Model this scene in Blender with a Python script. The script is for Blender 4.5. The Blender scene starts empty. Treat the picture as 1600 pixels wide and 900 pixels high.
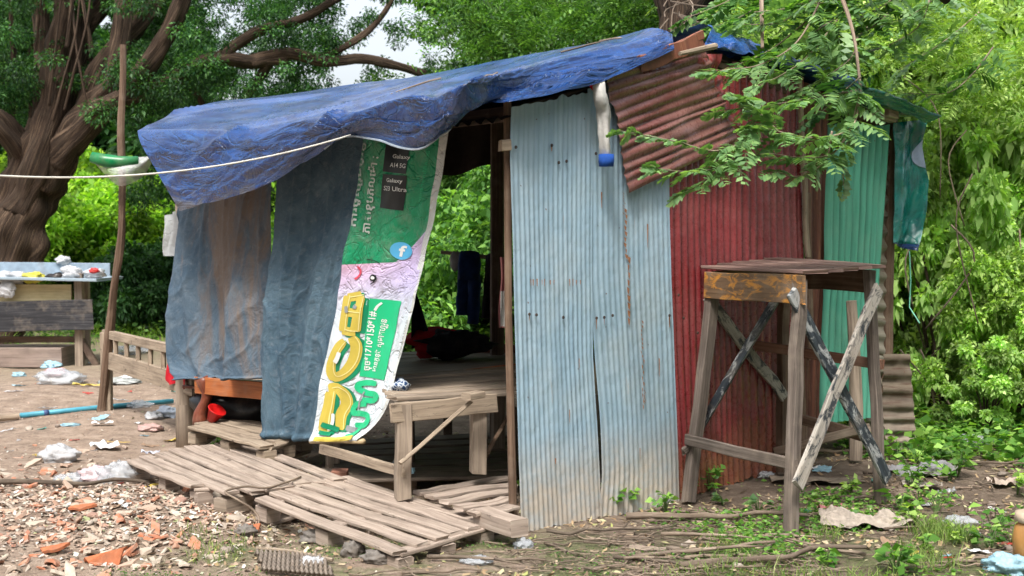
import bpy, bmesh, math, random
import numpy as np
from mathutils import Vector, noise
PI = math.pi
rnd = random.Random(11)
C = bpy.context.scene.collection

# ------------------------------------------------------------------ camera model (used to survey real positions)
FPX = 1960.0; CH = 1.5; TILT = math.atan(85/FPX)
_f = Vector((0, math.cos(TILT), -math.sin(TILT))); _u = Vector((0, math.sin(TILT), math.cos(TILT)))
CAM = Vector((0, 0, CH))
def ray(px, py): return _f*FPX + Vector((1, 0, 0))*(px-800) + _u*(450-py)
def P(px, py, Y):
    r = ray(px, py); return CAM + r*(Y/r.y)
def G(px, py, z=0.0):
    r = ray(px, py); return CAM + r*((z-CH)/r.z)
def PL(px, py, o, n):
    r = ray(px, py); return CAM + r*((o-CAM).dot(n)/r.dot(n))
A = G(812, 832); B = G(1395, 705); CC = G(290, 697)
Z = Vector((0, 0, 1))
gdir = (B-A).normalized(); gn = Vector((gdir.y, -gdir.x, 0))
fdir = (CC-A).normalized(); fn = Vector((-fdir.y, fdir.x, 0))
if fn.y > 0: fn = -fn
def WG(px, py, off=0.0): return PL(px, py, A+gn*off, gn)
def WF(px, py, off=0.0): return PL(px, py, A+fn*off, fn)

# ------------------------------------------------------------------ numpy noise
def vnoise(x, y, s=0):
    x = np.asarray(x, float); y = np.asarray(y, float)
    xi = np.floor(x).astype(np.int64); yi = np.floor(y).astype(np.int64)
    fx = x-xi; fy = y-yi; fx = fx*fx*(3-2*fx); fy = fy*fy*(3-2*fy)
    def h(a, b):
        n = (a*374761393 + b*668265263 + s*974634777) & 0x7fffffff
        n = ((n ^ (n >> 13))*1274126177) & 0x7fffffff
        return ((n ^ (n >> 16)) & 0xffff)/65535.0
    return ((h(xi, yi)*(1-fx)+h(xi+1, yi)*fx)*(1-fy) + (h(xi, yi+1)*(1-fx)+h(xi+1, yi+1)*fx)*fy)*2-1
def gh(x, y):
    x = np.asarray(x, float); y = np.asarray(y, float)
    z = 0.030*vnoise(x*.9, y*.9, 1)+0.014*vnoise(x*2.7, y*2.7, 2)+0.008*vnoise(x*8, y*8, 3)
    # rubble mound on the left
    z = z+0.075*np.exp(-(((x+2.15)/.85)**2+((y-6.45)/.75)**2))
    # bank rising under the bushes on the right
    k = np.clip((x-3.3-(y-9)*.15)/4.0, 0, 1)*np.clip((y-8.2)/4.0, 0, 1)
    return z+0.75*k*k*(3-2*k)
def ghf(x, y): return float(gh(x, y))
def GG(px, py, dz=0.0):
    p = G(px, py, 0)
    for _ in range(3): p = G(px, py, ghf(p.x, p.y)+dz)
    return p

# ------------------------------------------------------------------ mesh builder
def link(o, parent=None):
    C.objects.link(o)
    if parent is not None:
        o.parent = parent
        o.matrix_parent_inverse = parent.matrix_basis.inverted()
    return o
def tag(o, label=None, cat=None, group=None, kind=None):
    if label: o['label'] = label
    if cat: o['category'] = cat
    if group: o['group'] = group
    if kind: o['kind'] = kind
    return o
def empty(name, loc, label, cat, group=None):
    o = bpy.data.objects.new(name, None); o.location = loc; o.empty_display_size = .1
    C.objects.link(o); return tag(o, label, cat, group)
class MB:
    def __init__(s): s.v = []; s.f = []; s.uv = []; s.mi = []; s.m = 0
    def add(s, vs, fs, uvs=None):
        b = len(s.v); s.v += [tuple(q) for q in vs]
        for i, f in enumerate(fs):
            s.f.append(tuple(b+k for k in f)); s.mi.append(s.m)
            s.uv += (uvs[i] if uvs else [(vs[k][0]+vs[k][1], vs[k][2]) for k in f])
        return s
    def beam(s, p0, p1, w, t, up=Z, ch=.004, n=3, jit=.0015, taper=1.0, bow=0.0):
        p0 = Vector(p0); p1 = Vector(p1); d = (p1-p0); L = d.length; d = d/L
        side = d.cross(Vector(up)); side.normalize(); u2 = side.cross(d)
        ch = min(ch, w*.3, t*.3); hw = w/2; ht = t/2
        prof = [(-hw+ch, -ht), (hw-ch, -ht), (hw, -ht+ch), (hw, ht-ch), (hw-ch, ht), (-hw+ch, ht), (-hw, ht-ch), (-hw, -ht+ch)]
        per = [0, w, w+.01, w+t, w+t+.01, 2*w+t, 2*w+t+.01, 2*w+2*t, 2*w+2*t+.01]
        n = max(1, n); o = rnd.random()*20; ov = rnd.random()*20; vs = []
        for i in range(n+1):
            k = i/n; c = p0+d*(L*k)+u2*(bow*math.sin(PI*k)); sc = 1+(taper-1)*k
            jx = rnd.uniform(-jit, jit)*2; jy = rnd.uniform(-jit, jit)*2
            for (a, b) in prof:
                e = rnd.uniform(-jit, jit) if i in (0, n) else 0
                vs.append(c+side*(a*sc+jx)+u2*(b*sc+jy)+d*e*4)
        fs = []; uv = []
        for i in range(n):
            for j in range(8):
                j2 = (j+1) % 8
                fs.append((i*8+j, i*8+j2, (i+1)*8+j2, (i+1)*8+j))
                a, b = per[j]+ov, per[j+1]+ov; x0 = o+L*i/n; x1 = o+L*(i+1)/n
                uv.append([(x0, a), (x0, b), (x1, b), (x1, a)])
        fs.append(tuple(range(7, -1, -1))); uv.append([(o+prof[k][0]*.2, ov+prof[k][1]) for k in range(7, -1, -1)])
        fs.append(tuple(n*8+k for k in range(8))); uv.append([(o+prof[k][0]*.2, ov+prof[k][1]) for k in range(8)])
        return s.add(vs, fs, uv)
    def tube(s, pts, rad, n=8, cap=True, wob=0.0, ridge=0.0):
        pts = [Vector(p) for p in pts]
        if not hasattr(rad, '__len__'): rad = [rad]*len(pts)
        vs = []; fs = []; uv = []; o = rnd.random()*20; L = 0; Ls = []
        prev = None
        for i, p in enumerate(pts):
            d = (pts[min(i+1, len(pts)-1)]-pts[max(i-1, 0)]).normalized()
            if prev is None:
                a = d.orthogonal().normalized()
            else:
                a = (prev-d*prev.dot(d)).normalized()
            prev = a; b = d.cross(a)
            if i: L += (p-pts[i-1]).length
            Ls.append(L)
            for j in range(n):
                th = 2*PI*j/n; r = rad[i]*(1+wob*noise.noise(p*3+Vector((math.cos(th), math.sin(th), o))*1.3))
                if ridge: r *= 1+ridge*(noise.noise(Vector((math.cos(th)*3.2+o, math.sin(th)*3.2, L*.5)))+.5*noise.noise(Vector((math.cos(th)*8+o, math.sin(th)*8, L*1.6))))
                vs.append(p+a*(math.cos(th)*r)+b*(math.sin(th)*r))
        for i in range(len(pts)-1):
            for j in range(n):
                j2 = (j+1) % n
                fs.append((i*n+j, i*n+j2, (i+1)*n+j2, (i+1)*n+j))
                r = rad[i]
                v0 = j/n*2*PI*r; v1 = (j+1)/n*2*PI*r
                uv.append([(o+Ls[i], v0), (o+Ls[i], v1), (o+Ls[i+1], v1), (o+Ls[i+1], v0)])
        if cap:
            fs.append(tuple(range(n-1, -1, -1))); uv.append([(o, .01*k) for k in range(n)])
            fs.append(tuple((len(pts)-1)*n+k for k in range(n))); uv.append([(o, .01*k) for k in range(n)])
        return s.add(vs, fs, uv)
    def grid(s, fnc, nu, nv, us=1.0, vs_=1.0, flip=False):
        vs = []; fs = []; uv = []
        for j in range(nv+1):
            for i in range(nu+1): vs.append(fnc(i/nu, j/nv))
        for j in range(nv):
            for i in range(nu):
                q = [(i, j), (i+1, j), (i+1, j+1), (i, j+1)]
                if flip: q = q[::-1]
                fs.append(tuple(b*(nu+1)+a for a, b in q)); uv.append([(a/nu*us, b/nv*vs_) for a, b in q])
        return s.add(vs, fs, uv)
    def blob(s, c, r, seed=0, amp=.25, fr=1.5, seg=14, rings=9, flat=None, squash=1.0):
        c = Vector(c); r = Vector(r) if hasattr(r, '__len__') else Vector((r, r, r)); vs = []; fs = []
        for i in range(rings+1):
            th = PI*i/rings
            for j in range(seg):
                ph = 2*PI*j/seg
                q = Vector((math.sin(th)*math.cos(ph), math.sin(th)*math.sin(ph), math.cos(th)))
                k = 1+amp*noise.noise(q*fr+Vector((seed*7.3, seed*1.7, 0)))+amp*.5*noise.noise(q*fr*2.7+Vector((seed, 5, 0)))
                w = Vector((q.x*r.x*k, q.y*r.y*k, q.z*r.z*k))
                if flat is not None and w.z < flat: w.z = flat+(w.z-flat)*.1
                vs.append(c+w)
        for i in range(rings):
            for j in range(seg):
                j2 = (j+1) % seg; fs.append((i*seg+j, (i+1)*seg+j, (i+1)*seg+j2, i*seg+j2))
        return s.add(vs, fs)
    def lathe(s, c, prof, n=16, axis=None):
        c = Vector(c); ax = Vector(axis or (0, 0, 1)).normalized(); a = ax.orthogonal().normalized(); b = ax.cross(a); vs = []; fs = []
        for (r, h) in prof:
            for j in range(n): vs.append(c+ax*h+a*(math.cos(2*PI*j/n)*r)+b*(math.sin(2*PI*j/n)*r))
        for i in range(len(prof)-1):
            for j in range(n):
                j2 = (j+1) % n; fs.append((i*n+j, i*n+j2, (i+1)*n+j2, (i+1)*n+j))
        return s.add(vs, fs)
    def build(s, name, mats, parent=None, smooth=False, auto=None):
        me = bpy.data.meshes.new(name); me.from_pydata(s.v, [], s.f)
        l = me.uv_layers.new(name='UVMap')
        l.data.foreach_set('uv', np.array(s.uv, dtype=np.float32).ravel())
        if not isinstance(mats, (list, tuple)): mats = [mats]
        for m in mats: me.materials.append(m)
        if len(mats) > 1: me.polygons.foreach_set('material_index', s.mi)
        if smooth: me.polygons.foreach_set('use_smooth', [True]*len(s.f))
        if auto: me.set_sharp_from_angle(angle=math.radians(auto))
        me.update(); o = bpy.data.objects.new(name, me)
        return link(o, parent)
def np_mesh(name, V, nper, mat, parent=None, col=None):
    """V: (N,nper,3) array of separate polygons -> one mesh"""
    N = V.shape[0]; me = bpy.data.meshes.new(name)
    me.vertices.add(N*nper); me.vertices.foreach_set('co', V.astype(np.float32).ravel())
    me.loops.add(N*nper); me.loops.foreach_set('vertex_index', np.arange(N*nper, dtype=np.int32))
    me.polygons.add(N); me.polygons.foreach_set('loop_start', np.arange(N, dtype=np.int32)*nper)
    if col is None: col = np.ones(N)
    if True:
        at = me.color_attributes.new('tint', 'FLOAT_COLOR', 'POINT')
        c = np.ones((N*nper, 4), np.float32); c[:, 0] = np.repeat(col, nper); c[:, 1] = c[:, 2] = c[:, 0]
        at.data.foreach_set('color', c.ravel())
    me.materials.append(mat); me.update(calc_edges=True)
    o = bpy.data.objects.new(name, me); return link(o, parent)
def cat(pts, t):
    n = len(pts)-1
    if n < 1: return Vector(pts[0])
    x = min(max(t, 0), 1)*n; i = min(int(x), n-1); f = x-i
    p = [Vector(pts[max(0, min(n, i+k))]) for k in (-1, 0, 1, 2)]
    return 0.5*((2*p[1])+(p[2]-p[0])*f+(2*p[0]-5*p[1]+4*p[2]-p[3])*f*f+(3*p[1]-p[0]-3*p[2]+p[3])*f**3)
def lin(pts, t):
    n = len(pts)-1; x = min(max(t, 0), 1)*n; i = min(int(x), n-1); f = x-i
    return Vector(pts[i]).lerp(Vector(pts[i+1]), f)
def polyline(pts, n): return [cat(pts, i/n) for i in range(n+1)]
def dup(root, loc, rz=0, sc=None, label=None):
    r = root.copy(); C.objects.link(r); r.location = loc
    if root.type != 'EMPTY' or True: r.rotation_euler = (root.rotation_euler.x, root.rotation_euler.y, rz)
    if sc is not None: r.scale = (sc, sc, sc) if not hasattr(sc, '__len__') else sc
    if label: r['label'] = label
    for ch in list(root.children):
        c = ch.copy(); C.objects.link(c); c.parent = r
        for g in ch.children:
            d = g.copy(); C.objects.link(d); d.parent = c
    return r

# ------------------------------------------------------------------ materials
class NT:
    def __init__(s, name, disp=False):
        s.m = bpy.data.materials.new(name); s.m.use_nodes = True; s.t = s.m.node_tree; s.t.nodes.clear()
        s.out = s.t.nodes.new('ShaderNodeOutputMaterial')
    def n(s, typ, **kw):
        nd = s.t.nodes.new('ShaderNode'+typ)
        for k, v in kw.items():
            if k in nd.inputs: s.set(nd.inputs[k], v)
            else: setattr(nd, k, v)
        return nd
    def set(s, inp, v):
        if isinstance(v, bpy.types.NodeSocket): s.t.links.new(v, inp)
        elif isinstance(v, (tuple, list)) and len(v) == 3 and inp.type == 'RGBA': inp.default_value = (*v, 1)
        else: inp.default_value = v
    def uv(s, sc=(1, 1, 1)):
        tc = s.n('TexCoord'); mp = s.n('Mapping'); s.t.links.new(tc.outputs['UV'], mp.inputs[0]); mp.inputs['Scale'].default_value = sc; return mp.outputs[0]
    def obj(s, sc=(1, 1, 1)):
        tc = s.n('TexCoord'); mp = s.n('Mapping'); s.t.links.new(tc.outputs['Object'], mp.inputs[0]); mp.inputs['Scale'].default_value = sc; return mp.outputs[0]
    def pos(s): return s.n('NewGeometry').outputs['Position']
    def z(s):
        x = s.n('SeparateXYZ'); s.t.links.new(s.pos(), x.inputs[0]); return x.outputs['Z']
    def noise(s, vec, scale=5, detail=5, rough=.6, dist=0):
        nd = s.n('TexNoise'); s.t.links.new(vec, nd.inputs['Vector']); nd.inputs['Scale'].default_value = scale
        nd.inputs['Detail'].default_value = detail; nd.inputs['Roughness'].default_value = rough; nd.inputs['Distortion'].default_value = dist
        return nd.outputs['Fac']
    def vor(s, vec, scale, feature='F1', out='Distance'):
        nd = s.n('TexVoronoi', feature=feature); s.t.links.new(vec, nd.inputs['Vector']); nd.inputs['Scale'].default_value = scale; return nd.outputs[out]
    def ramp(s, fac, stops):
        nd = s.n('ValToRGB'); s.t.links.new(fac, nd.inputs[0]); cr = nd.color_ramp
        while len(cr.elements) > 1: cr.elements.remove(cr.elements[0])
        cr.elements[0].position = stops[0][0]; c = stops[0][1]; cr.elements[0].color = (*c, 1) if hasattr(c, '__len__') else (c, c, c, 1)
        for p, c in stops[1:]:
            e = cr.elements.new(p); e.color = (*c, 1) if hasattr(c, '__len__') else (c, c, c, 1)
        return nd.outputs[0]
    def mix(s, fac, a, b, mode='MIX'):
        nd = s.n('Mix', data_type='RGBA', blend_type=mode); s.set(nd.inputs[0], fac); s.set(nd.inputs[6], a); s.set(nd.inputs[7], b); return nd.outputs[2]
    def math(s, op, a, b=0.5, clamp=False):
        nd = s.n('Math', operation=op, use_clamp=clamp); s.set(nd.inputs[0], a); s.set(nd.inputs[1], b); return nd.outputs[0]
    def rng(s, v, a, b, c=0, d=1):
        nd = s.n('MapRange'); s.set(nd.inputs[0], v); nd.inputs[1].default_value = a; nd.inputs[2].default_value = b; nd.inputs[3].default_value = c; nd.inputs[4].default_value = d; return nd.outputs[0]
    def bump(s, h, st=.3, dist=.01):
        nd = s.n('Bump'); s.t.links.new(h, nd.inputs['Height']); nd.inputs['Strength'].default_value = st; nd.inputs['Distance'].default_value = dist; return nd.outputs[0]
    def pr(s, color, rough=.7, nrm=None, spec=.5, metal=0, **kw):
        b = s.n('BsdfPrincipled'); s.set(b.inputs['Base Color'], color); s.set(b.inputs['Roughness'], rough)
        s.set(b.inputs['Specular IOR Level'], spec); s.set(b.inputs['Metallic'], metal)
        if nrm is not None: s.t.links.new(nrm, b.inputs['Normal'])
        for k, v in kw.items(): s.set(b.inputs[k], v)
        s.t.links.new(b.outputs[0], s.out.inputs[0]); return b
    def island(s): return s.n('NewGeometry').outputs['Random Per Island']
    def orand(s): return s.n('ObjectInfo').outputs['Random']

def m_wood(name, c1, c2, c3, rough=.75, gl=.3, stain=None, stf=.5, island=.5, bd=.004, dust=(.36, .29, .22), per_obj=False):
    t = NT(name); v = t.uv((1.2, 38, 1)); g = t.noise(v, 1.6, 6, .65, .6)
    v2 = t.uv((2, 6, 1)); b = t.noise(v2, 1.5, 4)
    col = t.ramp(g, [(.28, c1), (.5, c2), (.72, c3)])
    isl = t.orand() if per_obj else t.island(); k = t.rng(isl, 0, 1, 1-island*.5, 1+island*.35)
    kk = t.n('CombineColor'); [t.set(kk.inputs[i], k) for i in range(3)]
    col = t.mix(1.0, col, kk.outputs[0], 'MULTIPLY')
    col = t.mix(t.ramp(b, [(.45, 0), (.75, .6)]), col, tuple(x*.55 for x in c1))
    if stain:
        s = t.noise(t.uv((4, 9, 1)), 2.2, 6, .7, .8); col = t.mix(t.ramp(s, [(stf-.04, 0), (stf+.05, 1)]), col, stain)
    # dust
    d = t.noise(t.obj(), 7, 5); col = t.mix(t.ramp(d, [(.5, 0), (.8, .35)]), col, dust)
    t.pr(col, rough, t.bump(g, gl, bd), .3); return t.m
def m_metal(name, base, dark, mud=0.0, mudz=.3, rust=.25, rcol=(.22, .09, .04), spec=.5, rough=.5, vert=True, pale=None, bump=.12, groove=None):
    t = NT(name); s1 = t.uv((30, 1.2, 1) if vert else (1.2, 30, 1)); st = t.noise(s1, 1.0, 5, .6, .3)
    big = t.noise(t.obj(), 2.3, 5); col = t.mix(t.ramp(st, [(.35, 0), (.7, 1)]), base, dark)
    if pale: col = t.mix(t.ramp(big, [(.45, 0), (.7, .55)]), col, pale)
    sp = t.noise(t.uv((14, 1.0, 1) if vert else (1.0, 14, 1)), 2.4, 6, .7)
    col = t.mix(t.ramp(sp, [(.68-rust*.3, 0), (.80-rust*.3, .9)]), col, rcol)
    dots = t.vor(t.uv((1, 1, 1)), 11); col = t.mix(t.ramp(dots, [(.035, .85), (.06, 0)]), col, (.10, .045, .025))
    if mud:
        z = t.z(); zz = t.math('ADD', z, t.math('MULTIPLY', t.math('SUBTRACT', big, .5), .55))
        zz = t.math('ADD', zz, t.math('MULTIPLY', t.math('SUBTRACT', st, .5), .15))
        f = t.rng(zz, mudz*.3, mudz*1.35, mud, 0); f = t.math('MULTIPLY', f, t.rng(t.noise(t.uv((3, 2, 1)), 3, 6, .75), .3, .55, .45, 1)); col = t.mix(f, col, (.44, .38, .31) if mud < .95 else (.25, .10, .05))
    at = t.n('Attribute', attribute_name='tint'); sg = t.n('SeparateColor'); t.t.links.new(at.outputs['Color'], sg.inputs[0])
    col = t.mix(t.math('MULTIPLY', sg.outputs[0], .78), col, tuple(x*.22 for x in dark))  # rib valleys darkened here, groove shade put into the colour
    n1 = t.noise(t.obj(), 30, 4)
    t.pr(col, t.rng(n1, .3, .7, rough-.1, rough+.15), t.bump(t.noise(t.obj(), 9, 4), bump, .02), spec); return t.m
def m_leaf(name, c1, c2, c3, trans=.35, gloss=.25, rough=.5):
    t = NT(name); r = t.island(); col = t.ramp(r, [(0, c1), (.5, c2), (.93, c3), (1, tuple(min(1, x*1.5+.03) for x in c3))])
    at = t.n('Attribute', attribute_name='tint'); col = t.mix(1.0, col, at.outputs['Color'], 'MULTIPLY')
    d = t.n('BsdfPrincipled'); t.set(d.inputs['Base Color'], col); d.inputs['Roughness'].default_value = rough; d.inputs['Specular IOR Level'].default_value = gloss
    tr = t.n('BsdfTranslucent'); t.set(tr.inputs[0], t.mix(1.0, col, (1.35, 1.5, .5), 'MULTIPLY'))
    mx = t.n('MixShader'); mx.inputs[0].default_value = trans; t.t.links.new(d.outputs[0], mx.inputs[1]); t.t.links.new(tr.outputs[0], mx.inputs[2]); t.t.links.new(mx.outputs[0], t.out.inputs[0]); return t.m
def m_plain(name, col, rough=.6, var=.25, spec=.4, bump=.2, sc=12, dirt=.3, **kw):
    t = NT(name); n = t.noise(t.obj(), sc, 5); c = t.mix(t.ramp(n, [(.3, 0), (.75, 1)]), col, tuple(x*(1-var*1.6) for x in col))
    d = t.noise(t.obj(), sc*.4, 5, .7); c = t.mix(t.ramp(d, [(.5, 0), (.72, dirt)]), c, (.25, .19, .14))
    t.pr(c, rough, t.bump(n, bump, .01), spec, **kw); return t.m
def m_plastic(name, col, alpha=.75, rough=.25):
    t = NT(name); n = t.noise(t.obj(), 14, 4); c = t.mix(t.ramp(n, [(.35, 0), (.7, .5)]), col, tuple(x*.6 for x in col))
    b = t.pr(c, rough, t.bump(t.noise(t.obj(), 22, 5, .6, 1.5), .8, .02), .6)
    lp = t.ramp(n, [(.35, alpha), (.7, min(1, alpha+.3))]); t.t.links.new(lp, b.inputs['Alpha']); return t.m
# ================================================================== materials
W_GREY = m_wood('wood_grey', (.15, .115, .085), (.30, .24, .185), (.42, .345, .27))
W_PALLET = m_wood('wood_pallet', (.19, .145, .115), (.35, .28, .23), (.46, .385, .32), .85, .35, stain=(.13, .10, .08), stf=.64, island=.6)
W_TAN = m_wood('wood_tan', (.15, .11, .08), (.31, .245, .18), (.43, .35, .265), .75, .35, stain=(.10, .075, .055), stf=.62)
W_DARK = m_wood('wood_dark', (.035, .022, .016), (.075, .048, .034), (.13, .085, .06))
W_BROWN = m_wood('wood_brown', (.07, .042, .028), (.14, .088, .058), (.22, .15, .105))
W_STAND = m_wood('wood_stand', (.05, .04, .034), (.135, .108, .09), (.25, .21, .18), .8, .5)
W_ORANGE = m_wood('wood_polished', (.20, .055, .018), (.36, .11, .035), (.46, .17, .06), .3, .05, island=.1)
W_REDBR = m_wood('wood_red_brown', (.09, .022, .012), (.16, .042, .022), (.24, .075, .04), .35, .1)
W_WHITEST = m_wood('wood_white_stained', (.16, .14, .12), (.34, .31, .27), (.46, .43, .38), .8, .5, stain=(.03, .035, .04), stf=.54)
W_BLACKST = m_wood('wood_black_stained', (.012, .016, .022), (.03, .038, .048), (.07, .085, .095), .65, .5, stain=(.34, .35, .35), stf=.535)
W_PAINT = m_wood('wood_orange_paint', (.09, .055, .03), (.16, .10, .058), (.23, .15, .09), .6, .3, stain=(.50, .22, .04), stf=.54)
W_MAROONTOP = m_wood('wood_maroon_top', (.13, .075, .062), (.22, .14, .12), (.33, .235, .205), .6, .2)
W_CREAM = m_wood('wood_cream', (.42, .34, .17), (.58, .48, .27), (.66, .57, .36), .7, .1)
W_CHAR = m_wood('wood_charcoal', (.012, .012, .014), (.028, .028, .032), (.09, .088, .09), .7, .5)
BARK = m_wood('bark', (.010, .007, .005), (.055, .034, .022), (.22, .15, .10), .9, .8, island=0, bd=.05, dust=(.09, .07, .05))
TWIG = m_wood('twig_bark', (.10, .072, .052), (.21, .16, .12), (.36, .29, .225), .85, .4, island=1.1, per_obj=True)

# ground
def ground_mat():
    t = NT('ground_dirt'); p = t.pos()
    n1 = t.noise(p, .8, 6, .65); n2 = t.noise(p, 6, 7, .7); n3 = t.noise(p, 45, 6, .75)
    col = t.ramp(n2, [(.28, (.11, .075, .055)), (.5, (.25, .182, .135)), (.72, (.40, .315, .25))])
    col = t.mix(t.ramp(n3, [(.4, 0), (.7, .55)]), col, (.42, .34, .27))
    col = t.mix(t.ramp(n3, [(.30, .5), (.42, 0)]), col, (.06, .042, .03))
    x = t.n('SeparateXYZ'); t.t.links.new(p, x.inputs[0])
    # damp dark soil on the right side and under the shack, moss along the near gutter
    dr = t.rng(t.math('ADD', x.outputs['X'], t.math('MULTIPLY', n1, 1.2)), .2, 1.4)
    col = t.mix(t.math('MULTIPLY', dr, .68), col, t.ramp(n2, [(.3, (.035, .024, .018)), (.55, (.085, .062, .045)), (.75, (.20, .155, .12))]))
    g = t.math('MULTIPLY', t.rng(x.outputs['Y'], 6.5, 5.9), t.ramp(t.noise(p, 2.6, 5, .7), [(.42, 0), (.56, 1)]))
    g = t.math('MULTIPLY', g, t.rng(x.outputs['X'], -1.9, -1.3))
    col = t.mix(t.math('MULTIPLY', g, .8), col, t.ramp(n3, [(.35, (.045, .065, .022)), (.6, (.15, .17, .07))]))
    far = t.rng(x.outputs['Y'], 12, 18); col = t.mix(t.math('MULTIPLY', far, t.ramp(n2, [(.35, .2), (.6, .9)])), col, (.10, .12, .045))
    b = t.math('ADD', t.math('MULTIPLY', n2, 1.0), t.math('MULTIPLY', n3, .5))
    wet = t.math('MULTIPLY', g, .5)
    t.pr(col, t.math('SUBTRACT', .92, wet), t.bump(b, .9, .03), .25); return t.m
xs = np.concatenate([[-400, -150, -60, -30, -18, -12, -9], np.arange(-7, 7.01, .045), [9, 12, 18, 30, 60, 150, 400]])
ys = np.concatenate([[-60, -20, -6, 0, 2, 3.4], np.arange(4.2, 11.5, .045), np.arange(11.6, 20, .25), [22, 26, 32, 45, 70, 150, 500, 1200]])
XX, YY = np.meshgrid(xs, ys); ZZ = gh(XX, YY)
nx, ny = len(xs), len(ys)
me = bpy.data.meshes.new('ground')
idx = np.arange(nx*ny).reshape(ny, nx)
F = np.stack([idx[:-1, :-1], idx[:-1, 1:], idx[1:, 1:], idx[1:, :-1]], -1).reshape(-1, 4)
me.vertices.add(nx*ny); me.vertices.foreach_set('co', np.stack([XX, YY, ZZ], -1).astype(np.float32).ravel())
me.loops.add(F.size); me.loops.foreach_set('vertex_index', F.astype(np.int32).ravel())
me.polygons.add(len(F)); me.polygons.foreach_set('loop_start', np.arange(len(F), dtype=np.int32)*4)
me.polygons.foreach_set('use_smooth', np.ones(len(F), bool))
me.materials.append(ground_mat()); me.update(calc_edges=True)
tag(link(bpy.data.objects.new('ground', me)), kind='structure')

# ================================================================== the shack
shack = empty('shack', A.copy(), 'makeshift shack walled with mismatched corrugated metal sheets under tarpaulins', 'shack')
def cs(name, L, R, mat, ncor, amp, vert=True, prof='sine', off=0, jb=0.0, jt=0.0, label=None, nv=26, warp=.012, plane='g', parent=shack, k=8, seed=0, N=None):
    Nn = N or (gn if plane == 'g' else fn)
    if plane: L = [(WG if plane == 'g' else WF)(x, y, off) for x, y in L]; R = [(WG if plane == 'g' else WF)(x, y, off) for x, y in R]
    wid = (Vector(R[0])-Vector(L[0])).length; hei = (Vector(L[-1])-Vector(L[0])).length
    nu = ncor*k if vert else 24; nv_ = nv if vert else ncor*k
    def f(u, v):
        p = lin(L, v).lerp(lin(R, v), u)
        w = (u if vert else v)*ncor
        if prof == 'sine': h = math.sin(2*PI*w)
        elif prof == 'arc': h = abs(math.sin(PI*w))*2-1
        else:
            q = w % 1.0; h = 1 if q < .16 else (-1 if q > .3 and q < .86 else 0)
        d = amp*h*(1+.7*noise.noise(Vector((u*2.5+seed, v*2.5, 7))))+warp*noise.noise(Vector((u*2.2+seed, v*3.1, seed*3)))+warp*.3*noise.noise(Vector((u*7+seed, v*9, seed)))
        p = p+Nn*d
        if v > .999 and jb: p.z += jb*noise.noise(Vector((u*9, seed, 1)))+jb*.5*noise.noise(Vector((u*33, seed, 1)))
        if v < .001 and jt: p.z += jt*noise.noise(Vector((u*9, seed, 5)))
        return p
    m = MB(); m.grid(f, nu, nv_, wid, hei)
    o = m.build(name, mat, parent, smooth=True)
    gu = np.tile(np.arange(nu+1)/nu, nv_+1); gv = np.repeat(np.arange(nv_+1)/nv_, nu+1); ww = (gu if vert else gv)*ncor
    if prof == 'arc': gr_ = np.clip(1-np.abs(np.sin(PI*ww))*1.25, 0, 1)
    else: gr_ = np.clip(-np.sin(2*PI*ww)-.35, 0, 1)*.28  # valley mask for the groove shade painted through tint
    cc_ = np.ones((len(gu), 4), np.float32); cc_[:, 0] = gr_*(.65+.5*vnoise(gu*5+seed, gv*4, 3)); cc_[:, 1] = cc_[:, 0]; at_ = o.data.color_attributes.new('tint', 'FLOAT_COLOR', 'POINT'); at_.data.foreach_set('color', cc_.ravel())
    if label: o['label'] = label
    return o
BLUEG = m_metal('metal_blue_grey', (.305, .43, .52), (.215, .325, .415), .92, .36, .10, (.34, .20, .12), .45, .5, True, (.38, .44, .46), bump=.5)
RED = m_metal('metal_red', (.24, .030, .034), (.13, .018, .022), .97, .24, .16, (.07, .028, .022), .8, .28, True, (.28, .09, .085), bump=.4)
MAROON = m_metal('metal_maroon', (.19, .065, .055), (.11, .035, .03), 0, .2, .30, (.17, .07, .04), .8, .28, False, (.36, .22, .20), bump=.5)
BROWNR = m_metal('metal_brown_rust', (.16, .055, .032), (.07, .028, .02), .4, .2, .5, (.26, .12, .06), .4, .6)
GREEN = m_metal('metal_green', (.12, .45, .32), (.06, .30, .21), .3, .1, .02, (.25, .16, .08), .4, .45, True, (.20, .46, .34))
OLDM = m_metal('metal_old', (.26, .235, .18), (.15, .125, .095), .4, .3, .45, (.12, .06, .035), .3, .7, False, (.36, .34, .28))

OLDB = m_metal('metal_old_brown', (.15, .12, .085), (.07, .05, .038), .4, .3, .6, (.07, .035, .022), .3, .7, False, (.22, .19, .15))
# pale sheets
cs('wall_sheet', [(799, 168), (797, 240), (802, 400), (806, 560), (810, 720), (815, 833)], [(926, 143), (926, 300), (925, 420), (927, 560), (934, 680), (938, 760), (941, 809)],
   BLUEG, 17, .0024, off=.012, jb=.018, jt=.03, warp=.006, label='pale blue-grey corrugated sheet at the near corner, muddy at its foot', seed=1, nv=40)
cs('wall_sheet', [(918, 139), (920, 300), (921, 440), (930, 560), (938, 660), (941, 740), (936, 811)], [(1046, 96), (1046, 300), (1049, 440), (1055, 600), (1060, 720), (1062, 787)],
   BLUEG, 16, .0024, off=.002, jb=.018, warp=.006, label='pale blue-grey corrugated sheet with long orange rust streaks', seed=2, nv=40)
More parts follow.
